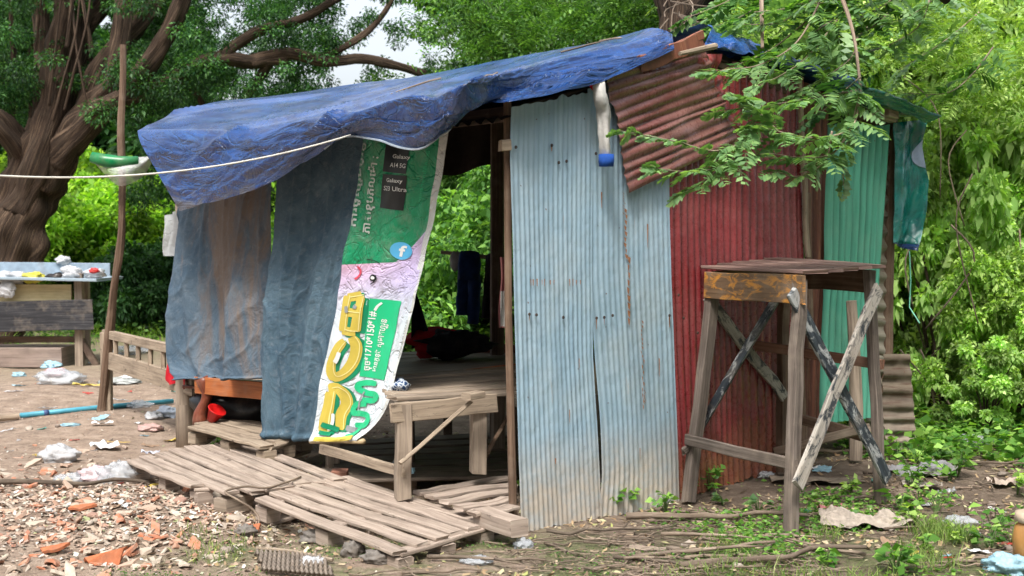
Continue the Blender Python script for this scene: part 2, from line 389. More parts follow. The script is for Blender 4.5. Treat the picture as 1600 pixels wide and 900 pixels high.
# rust streak flakes on the second sheet : shallow raised rust runs
RUST = m_plain('rust_run', (.42, .20, .10), .85, .4, .2, .4, 60, .2)
for (x, y0, y1, w) in [(978, 325, 405, 3.2), (983, 400, 508, 3.6), (1003, 500, 560, 2.0), (1005, 560, 640, 1.8), (975, 300, 335, 2.2), (1008, 610, 632, 2.6)]:
    n = 9; mb = MB(); px_ = x
    for i in range(n):
        pass
        ya = y0+(y1-y0)*i/n; yb = y0+(y1-y0)*(i+1.06)/n; dx = rnd.uniform(-1.2, 1.2); ww = w*rnd.uniform(.8, 1.8)
        o = .014
        mb.add([WG(x+dx-ww*.5, ya, o), WG(x+dx+ww*.4, ya+3, o), WG(x+dx+ww*.2, yb, o), WG(x+dx-ww*.3, yb-4, o)], [(0, 1, 2, 3)])
    mb.build('rust_run', RUST, shack)
for i in range(14):
    x = 828+i*6.2+rnd.uniform(-2, 2)
    if 872 < x < 884: continue
    o = .024; mb = MB(); h = rnd.uniform(5, 11); ww = rnd.uniform(.5, 1.1)
    mb.add([WG(x-ww, 441-h*.5, o), WG(x+ww, 440-h*.4, o), WG(x+ww*.6, 441+h*.6, o), WG(x-ww*.5, 441+h*.5, o)], [(0, 1, 2, 3)]); mb.build('rust_mark', RUST, shack)
for (x, y, l) in [(932, 499, 16), (944, 498, 10), (827, 493, 8), (1046, 495, 18), (862, 229, 8), (1330-390, 300, 26), (1012, 350, 40), (1030, 560, 30), (890, 640, 22), (905, 560, 16), (1000, 700, 18), (868, 716, 10)]:
    o = .014 if x > 930 else .022; ww = rnd.uniform(1.2, 2.4); mb = MB()
    mb.add([WG(x-ww*.5, y, o), WG(x+ww*.5, y, o), WG(x+ww*.25, y+l, o), WG(x-ww*.1, y+l*.9, o)], [(0, 1, 2, 3)]); mb.build('rust_streak', RUST, shack)
NAIL = m_plain('nail_head', (.035, .02, .015), .7, .2)
mb = MB()
for (x, y) in [(827, 491), (838, 492), (880, 496), (932, 497), (944, 496), (957, 493), (1046, 493), (806, 230), (862, 227), (885, 252), (873, 254), (931, 240), (1060, 461), (1090, 520), (1068, 497), (816, 822), (1330, 240), (1385, 212)]:
    c = WG(x, y, .024 if x > 800 else .02); mb = MB(); mb.lathe(c, [(.001, .006), (.007, .005), (.009, 0)], 8, gn); mb.build('nail', NAIL, shack)
# red sheets
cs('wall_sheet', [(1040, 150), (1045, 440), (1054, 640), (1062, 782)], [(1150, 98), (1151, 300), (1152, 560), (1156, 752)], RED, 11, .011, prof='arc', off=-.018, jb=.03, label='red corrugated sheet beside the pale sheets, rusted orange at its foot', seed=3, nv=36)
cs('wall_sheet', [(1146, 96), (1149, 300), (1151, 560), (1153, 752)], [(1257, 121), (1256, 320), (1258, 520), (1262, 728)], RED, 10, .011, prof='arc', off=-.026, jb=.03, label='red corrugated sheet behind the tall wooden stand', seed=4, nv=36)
# sheet hanging askew: corrugations run up to the right
TL, TR, BRr, BLl = WG(946, 112, .05), WG(1100, 66, .05), WG(1152, 222, .07), WG(984, 302, .06)
def jag(a, b, n, amp, sd): return [a.lerp(b, i/n)+(gdir*(amp*noise.noise(Vector((i*.9, sd, 0))))+Z*(amp*.4*noise.noise(Vector((i*.9, sd, 7))))) for i in range(n+1)]
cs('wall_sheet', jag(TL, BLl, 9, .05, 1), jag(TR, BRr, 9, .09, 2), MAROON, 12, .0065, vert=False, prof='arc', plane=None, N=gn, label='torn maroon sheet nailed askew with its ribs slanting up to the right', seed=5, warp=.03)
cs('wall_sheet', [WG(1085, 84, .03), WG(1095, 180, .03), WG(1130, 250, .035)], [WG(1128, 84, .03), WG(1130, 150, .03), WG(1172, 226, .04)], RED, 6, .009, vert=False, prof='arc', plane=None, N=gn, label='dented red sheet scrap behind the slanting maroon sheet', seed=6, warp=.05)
# ridge capping and its branch
mb = MB()
mb.beam(WG(1000, 102, .07), WG(1096, 62, .09), .09, .02, up=gn, n=6, jit=.004); mb.beam(WG(1052, 75, .08), WG(1098, 54, .10), .05, .015, up=gn, n=4)
o = mb.build('ridge_cap', m_metal('metal_cap', (.24, .09, .05), (.12, .045, .03), 0, .2, .4, (.30, .15, .08)), shack)
mb = MB(); mb.tube([WG(1062, 84, .13), WG(1090, 78, .13), WG(1118, 72, .12)], [.012, .016, .018], 7, wob=.2)
mb.build('branch_batten', W_TAN, shack)
# upper gable dark filler behind
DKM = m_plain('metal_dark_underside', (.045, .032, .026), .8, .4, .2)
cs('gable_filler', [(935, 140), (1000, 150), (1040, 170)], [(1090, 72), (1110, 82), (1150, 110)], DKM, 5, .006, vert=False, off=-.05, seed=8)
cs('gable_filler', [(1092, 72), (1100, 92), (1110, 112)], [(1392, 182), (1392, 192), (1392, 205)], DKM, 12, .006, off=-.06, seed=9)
# brown rusted narrow sheets, green sheet, old side sheets
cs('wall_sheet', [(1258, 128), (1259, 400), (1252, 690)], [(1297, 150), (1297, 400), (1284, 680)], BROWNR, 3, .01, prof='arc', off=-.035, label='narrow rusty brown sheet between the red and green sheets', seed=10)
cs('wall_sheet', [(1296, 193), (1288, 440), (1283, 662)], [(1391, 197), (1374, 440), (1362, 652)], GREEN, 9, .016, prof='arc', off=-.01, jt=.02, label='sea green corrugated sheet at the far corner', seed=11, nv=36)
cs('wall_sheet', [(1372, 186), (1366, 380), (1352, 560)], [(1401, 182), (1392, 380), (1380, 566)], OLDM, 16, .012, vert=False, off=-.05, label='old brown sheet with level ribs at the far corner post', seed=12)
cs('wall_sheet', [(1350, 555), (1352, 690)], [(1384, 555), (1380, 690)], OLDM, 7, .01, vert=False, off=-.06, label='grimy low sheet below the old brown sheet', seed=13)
# frame timbers
ztop = lambda p, z: Vector((p.x, p.y, z))
mb = MB(); q = WG(793, 600, -.02); mb.tube([ztop(WG(803, 829, -.03), -.05), ztop(q, 1.1)+gdir*.006, ztop(WG(793, 300, -.03), 2.15)], [.022, .021, .020], 9, wob=.15)
o = mb.build('corner_post', W_BROWN, shack); o['label'] = 'peeling brown post at the near corner beside the pale sheet'
mb = MB(); mb.beam(WG(781, 227, .0), WG(797, 227, .02), .055, .04, up=gn, n=1); mb.build('wood_block', W_TAN, shack)
mb = MB(); cp = GG(291, 696); mb.tube([cp+Z*-.1, cp+Z*.3, cp+Z*1.0, cp+Z*2.1], [.074, .070, .062, .055], 16, wob=.12)
o = mb.build('corner_post', W_GREY, shack, smooth=True); o['label'] = 'thick round grey post at the left corner below the cloth'
eA = WG(796, 165, -.05); eC = ztop(cp, eA.z); gB = WG(1393, 190, -.05); apex = WG(1092, 78, -.05)
back = CC-A
apexC = apex+back; gC = gB+back
mb = MB(); mb.tube([ztop(B+gn*-.06, -.1), ztop(B, 1.1)+gn*-.06, gB], [.05, .045, .04], 9, wob=.15); mb.build('corner_post', W_BROWN, shack)
mb = MB(); mb.tube([ztop(B+back, -.1), gC], [.05, .04], 9, wob=.1); mb.build('corner_post', W_DARK, shack)
for (p, q, r) in [(eA, eC, .04), (apex, apexC, .045), (gB, gC, .04), (eA, apex, .035), (apex, gB, .035), (eC, apexC, .035), (apexC, gC, .035)]:
    mb = MB(); mb.tube([p+Z*-.04, p.lerp(q, .5)+Z*-.06, q+Z*-.04], [r, r*.95, r*.9], 8, wob=.15); mb.build('roof_pole', W_DARK, shack)
mb = MB(); mid = ztop(B+back*.5, 0); mb.tube([mid+Z*-.1, mid+Z*2.2], [.045, .04], 8, wob=.15); mb.build('post', W_DARK, shack)
mb = MB(); q = ztop(apex, 0)+back*.5; mb.tube([q+Z*-.1, ztop(q, 2.5)], [.05, .045], 8, wob=.15); mb.build('post', W_BROWN, shack)
mb = MB(); q = WG(1255, 320, .02); mb.beam(WG(1250, 125, .015), WG(1262, 400, .015), .035, .025, up=gn, n=5, jit=.003); mb.build('batten', W_TAN, shack)
mb = MB(); mb.beam(WG(1262, 300, .01), WG(1266, 560, .01), .05, .02, up=gn, n=5, jit=.003); mb.beam(WG(1250, 560, .0), WG(1256, 735, .0), .055, .03, up=gn, n=3); mb.build('batten', W_BROWN, shack)
# a panel of the rear wall (horizontal rails only, open above)
# roof sheets (seen dark from below)
def roof_grid(a, b, c, d, amp=.012, n=40):
    nrm = (Vector(b)-Vector(a)).cross(Vector(d)-Vector(a)).normalized()
    def f(u, v): return Vector(a).lerp(b, u).lerp(Vector(d).lerp(c, u), v)+nrm*(amp*math.sin(u*n*2*PI))
    return f
ov = fn*.10+Z*-.05
a_, b_ = apex+gn*.05-Z*.03, apexC-gn*.15-Z*.03; c_, d_ = eC-gn*.15+ov-Z*.05, eA+gn*.05+ov-Z*.03
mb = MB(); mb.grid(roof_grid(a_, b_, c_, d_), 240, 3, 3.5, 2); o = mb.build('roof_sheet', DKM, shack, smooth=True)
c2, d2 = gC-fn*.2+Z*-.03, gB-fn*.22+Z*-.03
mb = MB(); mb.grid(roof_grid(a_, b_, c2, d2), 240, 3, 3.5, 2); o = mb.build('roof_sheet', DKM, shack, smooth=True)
mb = MB(); mb.beam(WG(1368, 178, .06), WG(1395, 186, .06), .05, .05, n=1); mb.beam(WG(1385, 176, .1), WG(1400, 180, .1), .04, .05, n=1); mb.build('rafter_end', W_TAN, shack)

# low corrugated scrap, leaning, right of the shack
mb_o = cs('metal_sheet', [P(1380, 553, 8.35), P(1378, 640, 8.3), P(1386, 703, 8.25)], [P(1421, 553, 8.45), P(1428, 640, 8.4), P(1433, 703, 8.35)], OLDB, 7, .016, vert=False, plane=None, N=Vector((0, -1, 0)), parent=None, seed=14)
mb_o['label'] = 'short rusty corrugated scrap standing upright past the green sheet'; mb_o['category'] = 'metal sheet'

# ================================================================== tarpaulins on the roof
def tarp_mat(name, c1, c2, dirt, hl=(.22, .35, .62), df=.5, cs=1.0):
    t = NT(name); n = t.noise(t.uv((2.2, 4, 1)), 1.3, 6, .6, 1.0); col = t.mix(t.ramp(n, [(.38, 0), (.62, 1)]), c1, c2)
    def ridged(sc, scale, dist, w):
        q = t.noise(t.uv(sc), scale, 3, .5, dist); a = t.math('ABSOLUTE', t.math('SUBTRACT', q, .5)); return t.rng(a, 0, w, 1, 0)
    r1 = ridged((.9*cs, 1.7*cs, 1), 2.1, 1.4, .035); r2 = ridged((2.4*cs, 1.6*cs, 1), 2.6, 1.1, .03); r3 = ridged((5*cs, 7*cs, 1), 2.2, 1.0, .05)
    rr = t.math('MAXIMUM', r1, t.math('MULTIPLY', r2, .8))
    wn = t.noise(t.uv((1.4, 9, 1)), 2.0, 6, .7, .8)
    col = t.mix(t.math('MULTIPLY', rr, .10), col, hl)                     # rubbed, paler crease lines
    col = t.mix(t.ramp(wn, [(.64, 0), (.80, .3)]), col, hl)
    d = t.noise(t.uv((3, 3, 1)), 1.1, 8, .78, .8)
    at = t.n('Attribute', attribute_name='tint'); sx = t.n('SeparateColor'); t.t.links.new(at.outputs['Color'], sx.inputs[0])
    dd = t.math('ADD', d, t.math('MULTIPLY', sx.outputs[0], .20)); col = t.mix(t.ramp(dd, [(df, 0), (df+.12, .8)]), col, dirt)
    sc = t.noise(t.uv((22, 22, 1)), 2, 5, .7); col = t.mix(t.ramp(sc, [(.64, 0), (.70, .6)]), col, (.28, .24, .20))
    lowf = t.noise(t.uv((1.3, 1.7, 1)), 1.5, 2, .4, .9)
    uvx = t.n('SeparateXYZ'); t.t.links.new(t.uv(), uvx.inputs[0]); flap = t.rng(uvx.outputs[1], 1.1, 1.5, .25, 1)
    h = t.math('ADD', t.math('MULTIPLY', lowf, 2.6), t.math('MULTIPLY', flap, t.math('ADD', t.math('MULTIPLY', rr, .16), t.math('MULTIPLY', r3, .02))))
    b = t.pr(col, t.rng(d, .35, .7, .20, .42), t.bump(h, .8, .05), .7, **{'Coat Weight': .35, 'Coat Roughness': .10})
    return t.m
TARP = tarp_mat('tarp_blue', (.0, .020, .105), (.0, .052, .235), (.11, .115, .13), (.10, .30, .60), .655)
cols = [
 [(478, 143, 10.1), (340, 163, 9.6), (215, 204, 9.05), (245, 268, 8.92), (281, 330, 8.8)],
 [(560, 130, 9.6), (450, 157, 9.1), (330, 198, 8.6), (345, 262, 8.42), (345, 313, 8.36)],
 [(640, 121, 9.2), (540, 148, 8.7), (440, 190, 8.15), (430, 245, 7.98), (420, 289, 7.92)],
 [(720, 106, 8.8), (630, 138, 8.3), (540, 182, 7.7), (510, 215, 7.55), (485, 249, 7.5)],
 [(790, 92, 8.4), (710, 124, 7.9), (620, 166, 7.25), (580, 192, 7.1), (547, 212, 7.05)],
 [(860, 79, 8.05), (780, 112, 7.5), (690, 158, 6.9), (665, 200, 6.78), (648, 233, 6.72)],
 [(930, 66, 7.75), (845, 100, 7.2), (745, 143, 6.55), (722, 175, 6.45), (700, 203, 6.42)],
 [(985, 52, 7.5), (905, 90, 7.0), (805, 130, 6.45), (775, 150, 6.3), (728, 164, 6.2)],
 [(1015, 44, 7.35), (958, 78, 6.9), (878, 114, 6.5), (840, 138, 6.25), (800, 160, 6.18)],
 [(1035, 47, 7.25), (1015, 68, 7.0), (985, 92, 6.75), (950, 112, 6.6), (925, 134, 6.5)],
 [(1050, 55, 7.15), (1050, 62, 7.08), (1051, 68, 7.05), (1052, 73, 7.0), (1053, 79, 6.98)]]
dR = (A-apex).dot(fn)
offs = [-dR, -dR*.5, .44, .47, .42]
ctl = [[WF(q[0], q[1], offs[j]) for j, q in enumerate(c)] for c in cols]
ctl[6][4] = WF(700, 203, .38); ctl[7] = [WF(985, 52, -dR), WF(905, 90, -dR*.5), WF(805, 130, .12), WF(772, 150, .24), WF(728, 164, .28)]
ctl[8] = [WG(1015, 44, -.30), WG(958, 78, -.15), WG(878, 114, .0), WG(840, 138, .09), WG(800, 160, .14)]
ctl[9] = [WG(1035, 46, -.12), WG(1015, 66, -.02), WG(985, 90, .05), WG(950, 112, .10), WG(925, 134, .13)]
ctl[10] = [WG(1050, 53, -.10), WG(1051, 60, -.0), WG(1052, 66, .05), WG(1053, 72, .10), WG(1054, 79, .12)]
def tarp_f(u, v):
    col = [cat(c, v).lerp(lin(c, v), .65) for c in ctl]; p = cat(col, u)
    q = Vector((u*9, v*3.2, .3))
    # long folds running down towards the left, gathered where the sheet narrows
    e = min(1, max(0, v-.06)*4)*(.3+.7*min(1, (1-v)*7)); k = u*6+v*2.4
    w = .050*noise.noise(Vector((k*.7, v*1.0-u, 0)))+.018*noise.noise(Vector((k*1.7, v*1.8+u*2, 2)))
    r = abs(noise.noise(Vector((k*.9+.4*v, v*.9-u*2, 9)))); w += .040*(1-min(1, r*5))**2*min(1, v*2.5)
    fl = min(1, max(0, v-.45)*5)
    r = abs(noise.noise(Vector((u*13-v*6, v*5+u*3, 5)))); w += .011*(1-min(1, r*5))**2*(.35+fl)
    r = abs(noise.noise(Vector((u*24+v*9, v*7-u*9, 15)))); w += .004*(1-min(1, r*6))**2*fl
    # the long fold between slope and flap
    w += .05*math.exp(-((v-.50-.10*u)/.05)**2)*math.exp(-((u-.5)/.22)**2)-.05*math.exp(-((v-.62-.10*u)/.06)**2)*math.exp(-((u-.5)/.22)**2)
    w = w*e+.003*noise.noise(Vector((u*40, v*12, 4)))
    # a broad sag on the slope
    nrm = (fn*.5+gn*.15+Z*.75).normalized()
    s = -.02*math.sin(PI*min(1, v*2))*abs(math.sin(u*PI*3))
    return p+nrm*(w+s)
mb = MB(); NU, NV = 220, 90; mb.grid(tarp_f, NU, NV, 6, 2.5)
tp = mb.build('roof_tarpaulin', TARP, None, smooth=True); tag(tp, 'creased blue tarpaulin draped over the front roof slope', 'tarpaulin')
at = tp.data.color_attributes.new('tint', 'FLOAT_COLOR', 'POINT')
cc = np.zeros(((NU+1)*(NV+1), 4), np.float32); vv = np.repeat(np.arange(NV+1)/NV, NU+1); uu = np.tile(np.arange(NU+1)/NU, NV+1)
cc[:, 0] = np.clip((vv-.70)/.3, 0, 1)*np.clip(1.25-uu*2.2, 0, 1)+np.clip((.12-uu)/.12, 0, 1)*.25; cc[:, 3] = 1
at.data.foreach_set('color', cc.ravel())
# pale hem along the lower edge
mb = MB(); pts = [tarp_f(u, 1.0)+fn*.006 for u in np.linspace(.34, .62, 50)]; mb.tube(pts, .006, 5)
mb.build('hem', m_plain('hem_pale', (.35, .42, .5), .6), tp)
# debris on the tarp
SHRED = TWIG
for (u0, v0, du, dv) in [(.52, .30, .05, .2), (.36, .22, -.05, .12), (.60, .16, .09, -.03), (.66, .1, .1, .03)]:
    mb = MB(); pts = [tarp_f(u0+du*k/5+.004*rnd.uniform(-1, 1), v0+dv*k/5)+Z*.02 for k in range(6)]; mb.tube(pts, [.006]*5+[.002], 5)
    tag(mb.build('fallen_twig', TWIG), 'thin fallen twig lying on the blue roof tarpaulin', 'twig', 'twigs fallen on the tarpaulin')
# back-slope tarpaulin (ridge to far eave, verge seen from the front)
TARP2 = tarp_mat('tarp_blue_back', (.010, .05, .22), (.025, .11, .38), (.12, .14, .2), (.16, .28, .55), .58)
TEAL = tarp_mat('tarp_teal', (.0, .115, .11), (.0, .20, .165), (.04, .12, .12), (.03, .30, .26), .62)
vg = [(1096, 44, 7.6), (1140, 62, 7.65), (1190, 80, 7.75), (1240, 104, 7.85), (1290, 112, 7.95), (1335, 136, 8.1)]
vb = [(1100, 76, 7.25), (1140, 82, 7.35), (1188, 92, 7.5), (1240, 108, 7.7), (1285, 121, 7.85), (1330, 143, 8.0)]
bk = [Vector(P(*q))+back*.93-Z*.22 for q in vg]
def t2(u, v):
    a = cat([P(*q) for q in vb], u); b = cat([P(*q) for q in vg], u); c = cat(bk, u)
    p = cat([a, b, b.lerp(c, .3), b.lerp(c, .65), c], v)
    return p+Z*(.02*noise.noise(Vector((u*9, v*6, 3)))+.03*(1-min(1, abs(noise.noise(Vector((u*6, v*8, 8))))*3))**2)
mb = MB(); mb.grid(t2, 70, 50, 3, 3); tag(mb.build('roof_tarpaulin', TARP2, None, smooth=True), 'rumpled dark blue tarpaulin over the back slope right of the ridge', 'tarpaulin')
e0 = [(1333, 136, 8.1), (1390, 156, 8.35), (1447, 180, 8.6)]; e1 = [(1333, 148, 7.95), (1390, 168, 8.25), (1447, 192, 8.5)]
e2 = [Vector(P(*q))+back*.9 for q in e0]
def t3(u, v):
    a = cat([P(*q) for q in e1], u); b = cat([P(*q) for q in e0], u); c = cat(e2, u)
    return cat([a, b, b.lerp(c, .5), c], v)+Z*.015*noise.noise(Vector((u*7, v*7, 1)))
teal = empty('teal_tarpaulin', P(1420, 390, 8.5), 'teal tarpaulin over the far eave with a long flap hanging down', 'tarpaulin')
mb = MB(); mb.grid(t3, 40, 30, 2, 3); mb.build('eave_cover', TEAL, teal, smooth=True)
Lp = [(1396, 192, 8.5), (1397, 250, 8.5), (1395, 320, 8.5), (1392, 372, 8.5), (1391, 380, 8.5)]; Rp = [(1449, 186, 8.65), (1440, 232, 8.65), (1447, 285, 8.65), (1441, 345, 8.65), (1428, 392, 8.62)]
def t4(u, v):
    p = cat([P(*q) for q in Lp], v).lerp(cat([P(*q) for q in Rp], v), u)
    return p+Vector((.2, -1, 0))*(.05*math.sin(u*6.5+v*1.2)*(.4+v*.6)+.02*noise.noise(Vector((u*5, v*7, 2))))
mb = MB(); mb.grid(t4, 36, 60, .6, 1.1); mb.build('hanging_flap', TEAL, teal, smooth=True)
mb = MB(); mb.grid(lambda u, v: t4(u, .925+.075*v)+Vector((0, -.006, 0)), 30, 8); mb.build('blue_corner', TARP, teal, smooth=True)
mb = MB(); ctr = (.86, .30)
mb.grid(lambda u, v: t4(1-(.30*math.sin(PI*v)*u+.0), .18+.22*v)+Vector((0, -.008, 0)), 8, 16); mb.build('pale_patch', m_plain('patch_pale', (.42, .52, .72), .6), teal, smooth=True)
mb = MB(); mb.tube([P(1421, 392, 8.5), P(1423, 440, 8.5), P(1421, 480, 8.48), P(1437, 505, 8.4)], .005, 5); mb.build('tie_string', m_plain('string_green', (.15, .5, .35), .6), teal)

# ================================================================== cloth curtains in front
def cloth_mat(name, c1, c2, stain, sf=.5, us=1):
    t = NT(name); n = t.noise(t.uv((3, 2.5, 1)), 1.2, 7, .7, .5); col = t.mix(t.ramp(n, [(.38, 0), (.62, 1)]), c1, c2)
    at = t.n('Attribute', attribute_name='tint'); sx = t.n('SeparateColor'); t.t.links.new(at.outputs['Color'], sx.inputs[0])
    s = t.noise(t.uv((5, 1.2, 1)), 1.2, 7, .7, .7); s2 = t.math('ADD', s, t.math('MULTIPLY', sx.outputs[0], .3))
    col = t.mix(t.ramp(s2, [(sf, 0), (sf+.2, .92)]), col, stain)
    sp = t.noise(t.uv((14, 12, 1)), 2, 7, .75); col = t.mix(t.ramp(sp, [(.52, 0), (.7, .45)]), col, (.22, .25, .28))
    wv = t.noise(t.uv((90, 140, 1)), 2, 2)
    cr = t.noise(t.uv((7, 4, 1)), 1.6, 7, .65, 1.6)
    t.pr(col, .8, t.bump(t.math('ADD', cr, t.math('MULTIPLY', wv, .12)), .6, .05), .25); return t.m
CUR1 = cloth_mat('curtain_cloth_stained', (.055, .095, .14), (.115, .16, .205), (.19, .145, .115), .55)
CUR2 = cloth_mat('curtain_cloth', (.045, .088, .13), (.095, .155, .20), (.17, .15, .14), .64)
def curtain(L, R, off, mat, fold, seed, label, stainf, hem=.03):
    Lw = [WF(x, y, off) for x, y in L]; Rw = [WF(x, y, off) for x, y in R]
    H = (Lw[-1]-Lw[0]).length; Wd = (Rw[-1]-Lw[-1]).length
    def f(u, v):
        p = cat(Lw, v).lerp(cat(Rw, v), u)
        d = fold(u, v)+.035*noise.noise(Vector((u*4+seed, v*1.2, 1)))*(.3+v)+.007*noise.noise(Vector((u*11+seed, v*5, 3)))
        for (fu, fs, fw, fa) in ((.18, .10, .022, .030), (.36, -.06, .018, .022), (.55, .12, .025, .026), (.80, -.10, .02, .030), (.93, .04, .015, .02)):
            d += fa*math.exp(-((u-fu-fs*v-.02*math.sin(v*6+seed))/(fw*(.7+v)))**2)*min(1, .3+v)
        r = abs(noise.noise(Vector((u*5+v*2+seed, v*3.5-u*2, 9)))); d += .013*(1-min(1, r*5))**2*min(1, v*2)
        if v > 1-hem:
            k = (v-(1-hem))/hem; d += .022*math.sin(PI*k)+.008*noise.noise(Vector((u*30, seed, 0))); 
        if v > .97: p.z += .012*noise.noise(Vector((u*14, seed, 4)))
        return p+fn*d
    nu, nv = 110, 150; mb = MB(); mb.grid(f, nu, nv, Wd, H); o = mb.build('hanging_cloth', mat, None, smooth=True)
    at = o.data.color_attributes.new('tint', 'FLOAT_COLOR', 'POINT'); c = np.zeros(((nu+1)*(nv+1), 4), np.float32)
    u = np.tile(np.arange(nu+1)/nu, nv+1); v = np.repeat(np.arange(nv+1)/nv, nu+1); c[:, 0] = stainf(u, v); c[:, 3] = 1
    at.data.foreach_set('color', c.ravel()); tag(o, label, 'hanging cloth'); return o
curtain([(285, 290), (272, 350), (268, 420), (263, 480), (264, 560), (283, 592)], [(424, 262), (420, 350), (419, 430), (419, 520), (416, 592)], .05, CUR1,
        lambda u, v: .05*math.sin(u*9+.8)*min(1, v*1.6)+.05*math.exp(-((u-.12)/.05)**2)*v+.06*math.exp(-((u-.72)/.07)**2)*max(0, v-.55)*2-.09*math.exp(-(u/.08)**2)*v, 3,
        'stained blue-grey cloth hanging over the left corner post', lambda u, v: np.exp(-((u-.55)/.22)**2)*np.clip(1.3-v, 0, 1)+.4*np.exp(-((u-.95)/.12)**2))
curtain([(434, 240), (431, 350), (423, 430), (418, 480), (416, 560), (417, 684)], [(592, 205), (572, 330), (545, 450), (522, 560), (500, 690)], .10, CUR2,
        lambda u, v: .03*math.sin(u*6+2)*min(1, v*1.6)-.10*math.exp(-((u-1)/.07)**2)*v*0+.03*math.sin(u*13)*v*v, 8,
        'longer slate blue cloth hanging beside the printed banner', lambda u, v: np.clip(v-.75, 0, 1)*.6)
# small white plastic scrap tied to the corner cloth
mb = MB(); mb.grid(lambda u, v: WF(258+18*u+2*math.sin(v*5), 338+62*v-8*u*(1-v), .07)+fn*(.02*math.sin(u*9+v*3)), 12, 16)
tag(mb.build('plastic_scrap', m_plastic('plastic_white', (.55, .58, .6), .8), None, smooth=True), 'torn white plastic scrap at the left edge of the stained cloth', 'plastic scrap')
# ================================================================== printed banner
BL = [(568, 196), (563, 270), (556, 340), (545, 400), (538, 440), (527, 500), (508, 580), (499, 640), (493, 690)]
BR = [(689, 203), (683, 265), (675, 325), (663, 390), (655, 440), (648, 480), (627, 560), (606, 640), (566, 688)]
BLw = [WF(x, y, .14) for x, y in BL]; BRw = [WF(x, y, .16) for x, y in BR]
def ban(u, v, off=0.0):
    p = lin([cat(BLw, v)], 0).lerp(cat(BRw, v), u)
    d = .035*math.sin(u*5+v*2)*(1-.5*v)+.018*math.sin(u*11+v*5)*(1-v)+.02*noise.noise(Vector((u*3, v*4, 2)))+.01*noise.noise(Vector((u*9, v*12, 6)))
    d += .03*math.exp(-((v-.99)/.03)**2)
    return p+fn*(d+off)
def ban_px(px, py, off=.004):
    """find (u,v) whose place on the cloth shows at this survey point, then lift by off"""
    v = .5
    for _ in range(14):
        l = cat([Vector((x, y, 0)) for x, y in BL], v); r = cat([Vector((x, y, 0)) for x, y in BR], v)
        u = (px-l.x)/(r.x-l.x); y = l.y+(r.y-l.y)*u; v = min(1, max(0, v+(py-y)/500*.9))
    return ban(u, v, off)
t = NT('banner_print'); uvn = t.uv(); sx = t.n('SeparateXYZ'); t.t.links.new(uvn, sx.inputs[0]); U, V = sx.outputs[0], sx.outputs[1]
pk = t.ramp(t.math('ADD', t.math('MULTIPLY', V, 1.0), t.math('MULTIPLY', U, .05)), [(.40, (.64, .36, .50)), (.50, (.60, .48, .68)), (.62, (.55, .62, .74)), (.8, (.62, .70, .73))])
lav = t.ramp(U, [(.3, 0), (.75, .7)]); pk = t.mix(lav, pk, (.50, .45, .72))
pk = t.mix(t.rng(V, .52, .68), pk, (.62, .69, .74))
grn = t.mix(t.noise(t.uv((6, 2, 1)), 1.5, 3), (.0, .19, .075), (.0, .30, .13))
# boundary: level on the left, rising steeply to the right edge
bd = t.math('SUBTRACT', .415, t.math('MULTIPLY', t.math('MAXIMUM', t.math('SUBTRACT', U, .62), 0.0), .36))
c = t.mix(t.math('GREATER_THAN', V, bd), grn, pk)
c = t.mix(t.math('GREATER_THAN', U, t.math('ADD', .955, t.math('MULTIPLY', t.math('LESS_THAN', V, .45), -.055))), c, (.62, .64, .62))
c = t.mix(t.ramp(t.noise(t.obj(), 5, 7, .75), [(.48, 0), (.72, .5)]), c, (.3, .28, .25))
t.pr(c, .33, t.bump(t.math('ADD', t.noise(t.uv((6, 12, 1)), 1.5, 5, .6, 1), t.math('MULTIPLY', t.rng(t.math('ABSOLUTE', t.math('SUBTRACT', t.noise(t.uv((2, 6, 1)), 2, 3, .5, 1.2), .5)), 0, .04, 1, 0), .5)), .5, .03), .5); BAN = t.m
banner = empty('banner', WF(540, 700, .14), 'torn vinyl advertising banner with green top, pink middle and yellow lettering', 'banner')
mb = MB(); mb.grid(lambda u, v: ban(u, v), 60, 180, 1, 1); mb.build('sheet', BAN, banner, smooth=True)
def flatmat(name, c, r=.4):
    t = NT(name); n = t.noise(t.obj(), 9, 5, .7); t.pr(t.mix(t.ramp(n, [(.45, 0), (.75, .35)]), c, tuple(x*.6+.03 for x in c)), r, None, .4); return t.m
WHT = flatmat('print_white', (.72, .74, .72)); DWHT = flatmat('print_dim_white', (.50, .56, .52)); YEL = flatmat('print_yellow', (.56, .44, .07)); YELL = flatmat('print_pale_yellow', (.80, .72, .30))
GRN = flatmat('print_green', (.01, .46, .20)); DGR = flatmat('print_deep_green', (.0, .22, .10)); BLK = flatmat('print_black', (.008, .012, .014)); CYA = flatmat('print_blue', (.09, .42, .72)); GRY = flatmat('print_grey', (.25, .27, .28)); PNK = flatmat('print_red', (.55, .06, .10))
def text_tris(s, bold=0.0):
    cu = bpy.data.curves.new('t', 'FONT'); cu.body = s; cu.size = 1; cu.offset = bold; cu.resolution_u = 3; cu.align_x = 'LEFT'
    o = bpy.data.objects.new('t', cu); C.objects.link(o); bpy.context.view_layer.update()
    dg = bpy.context.evaluated_depsgraph_get(); me = bpy.data.meshes.new_from_object(o.evaluated_get(dg))
    bm = bmesh.new(); bm.from_mesh(me); bmesh.ops.triangulate(bm, faces=bm.faces)
    vs = [v.co.copy() for v in bm.verts]; fs = [tuple(v.index for v in f.verts) for f in bm.faces]; bm.free()
    bpy.data.objects.remove(o); bpy.data.curves.remove(cu); bpy.data.meshes.remove(me); return vs, fs
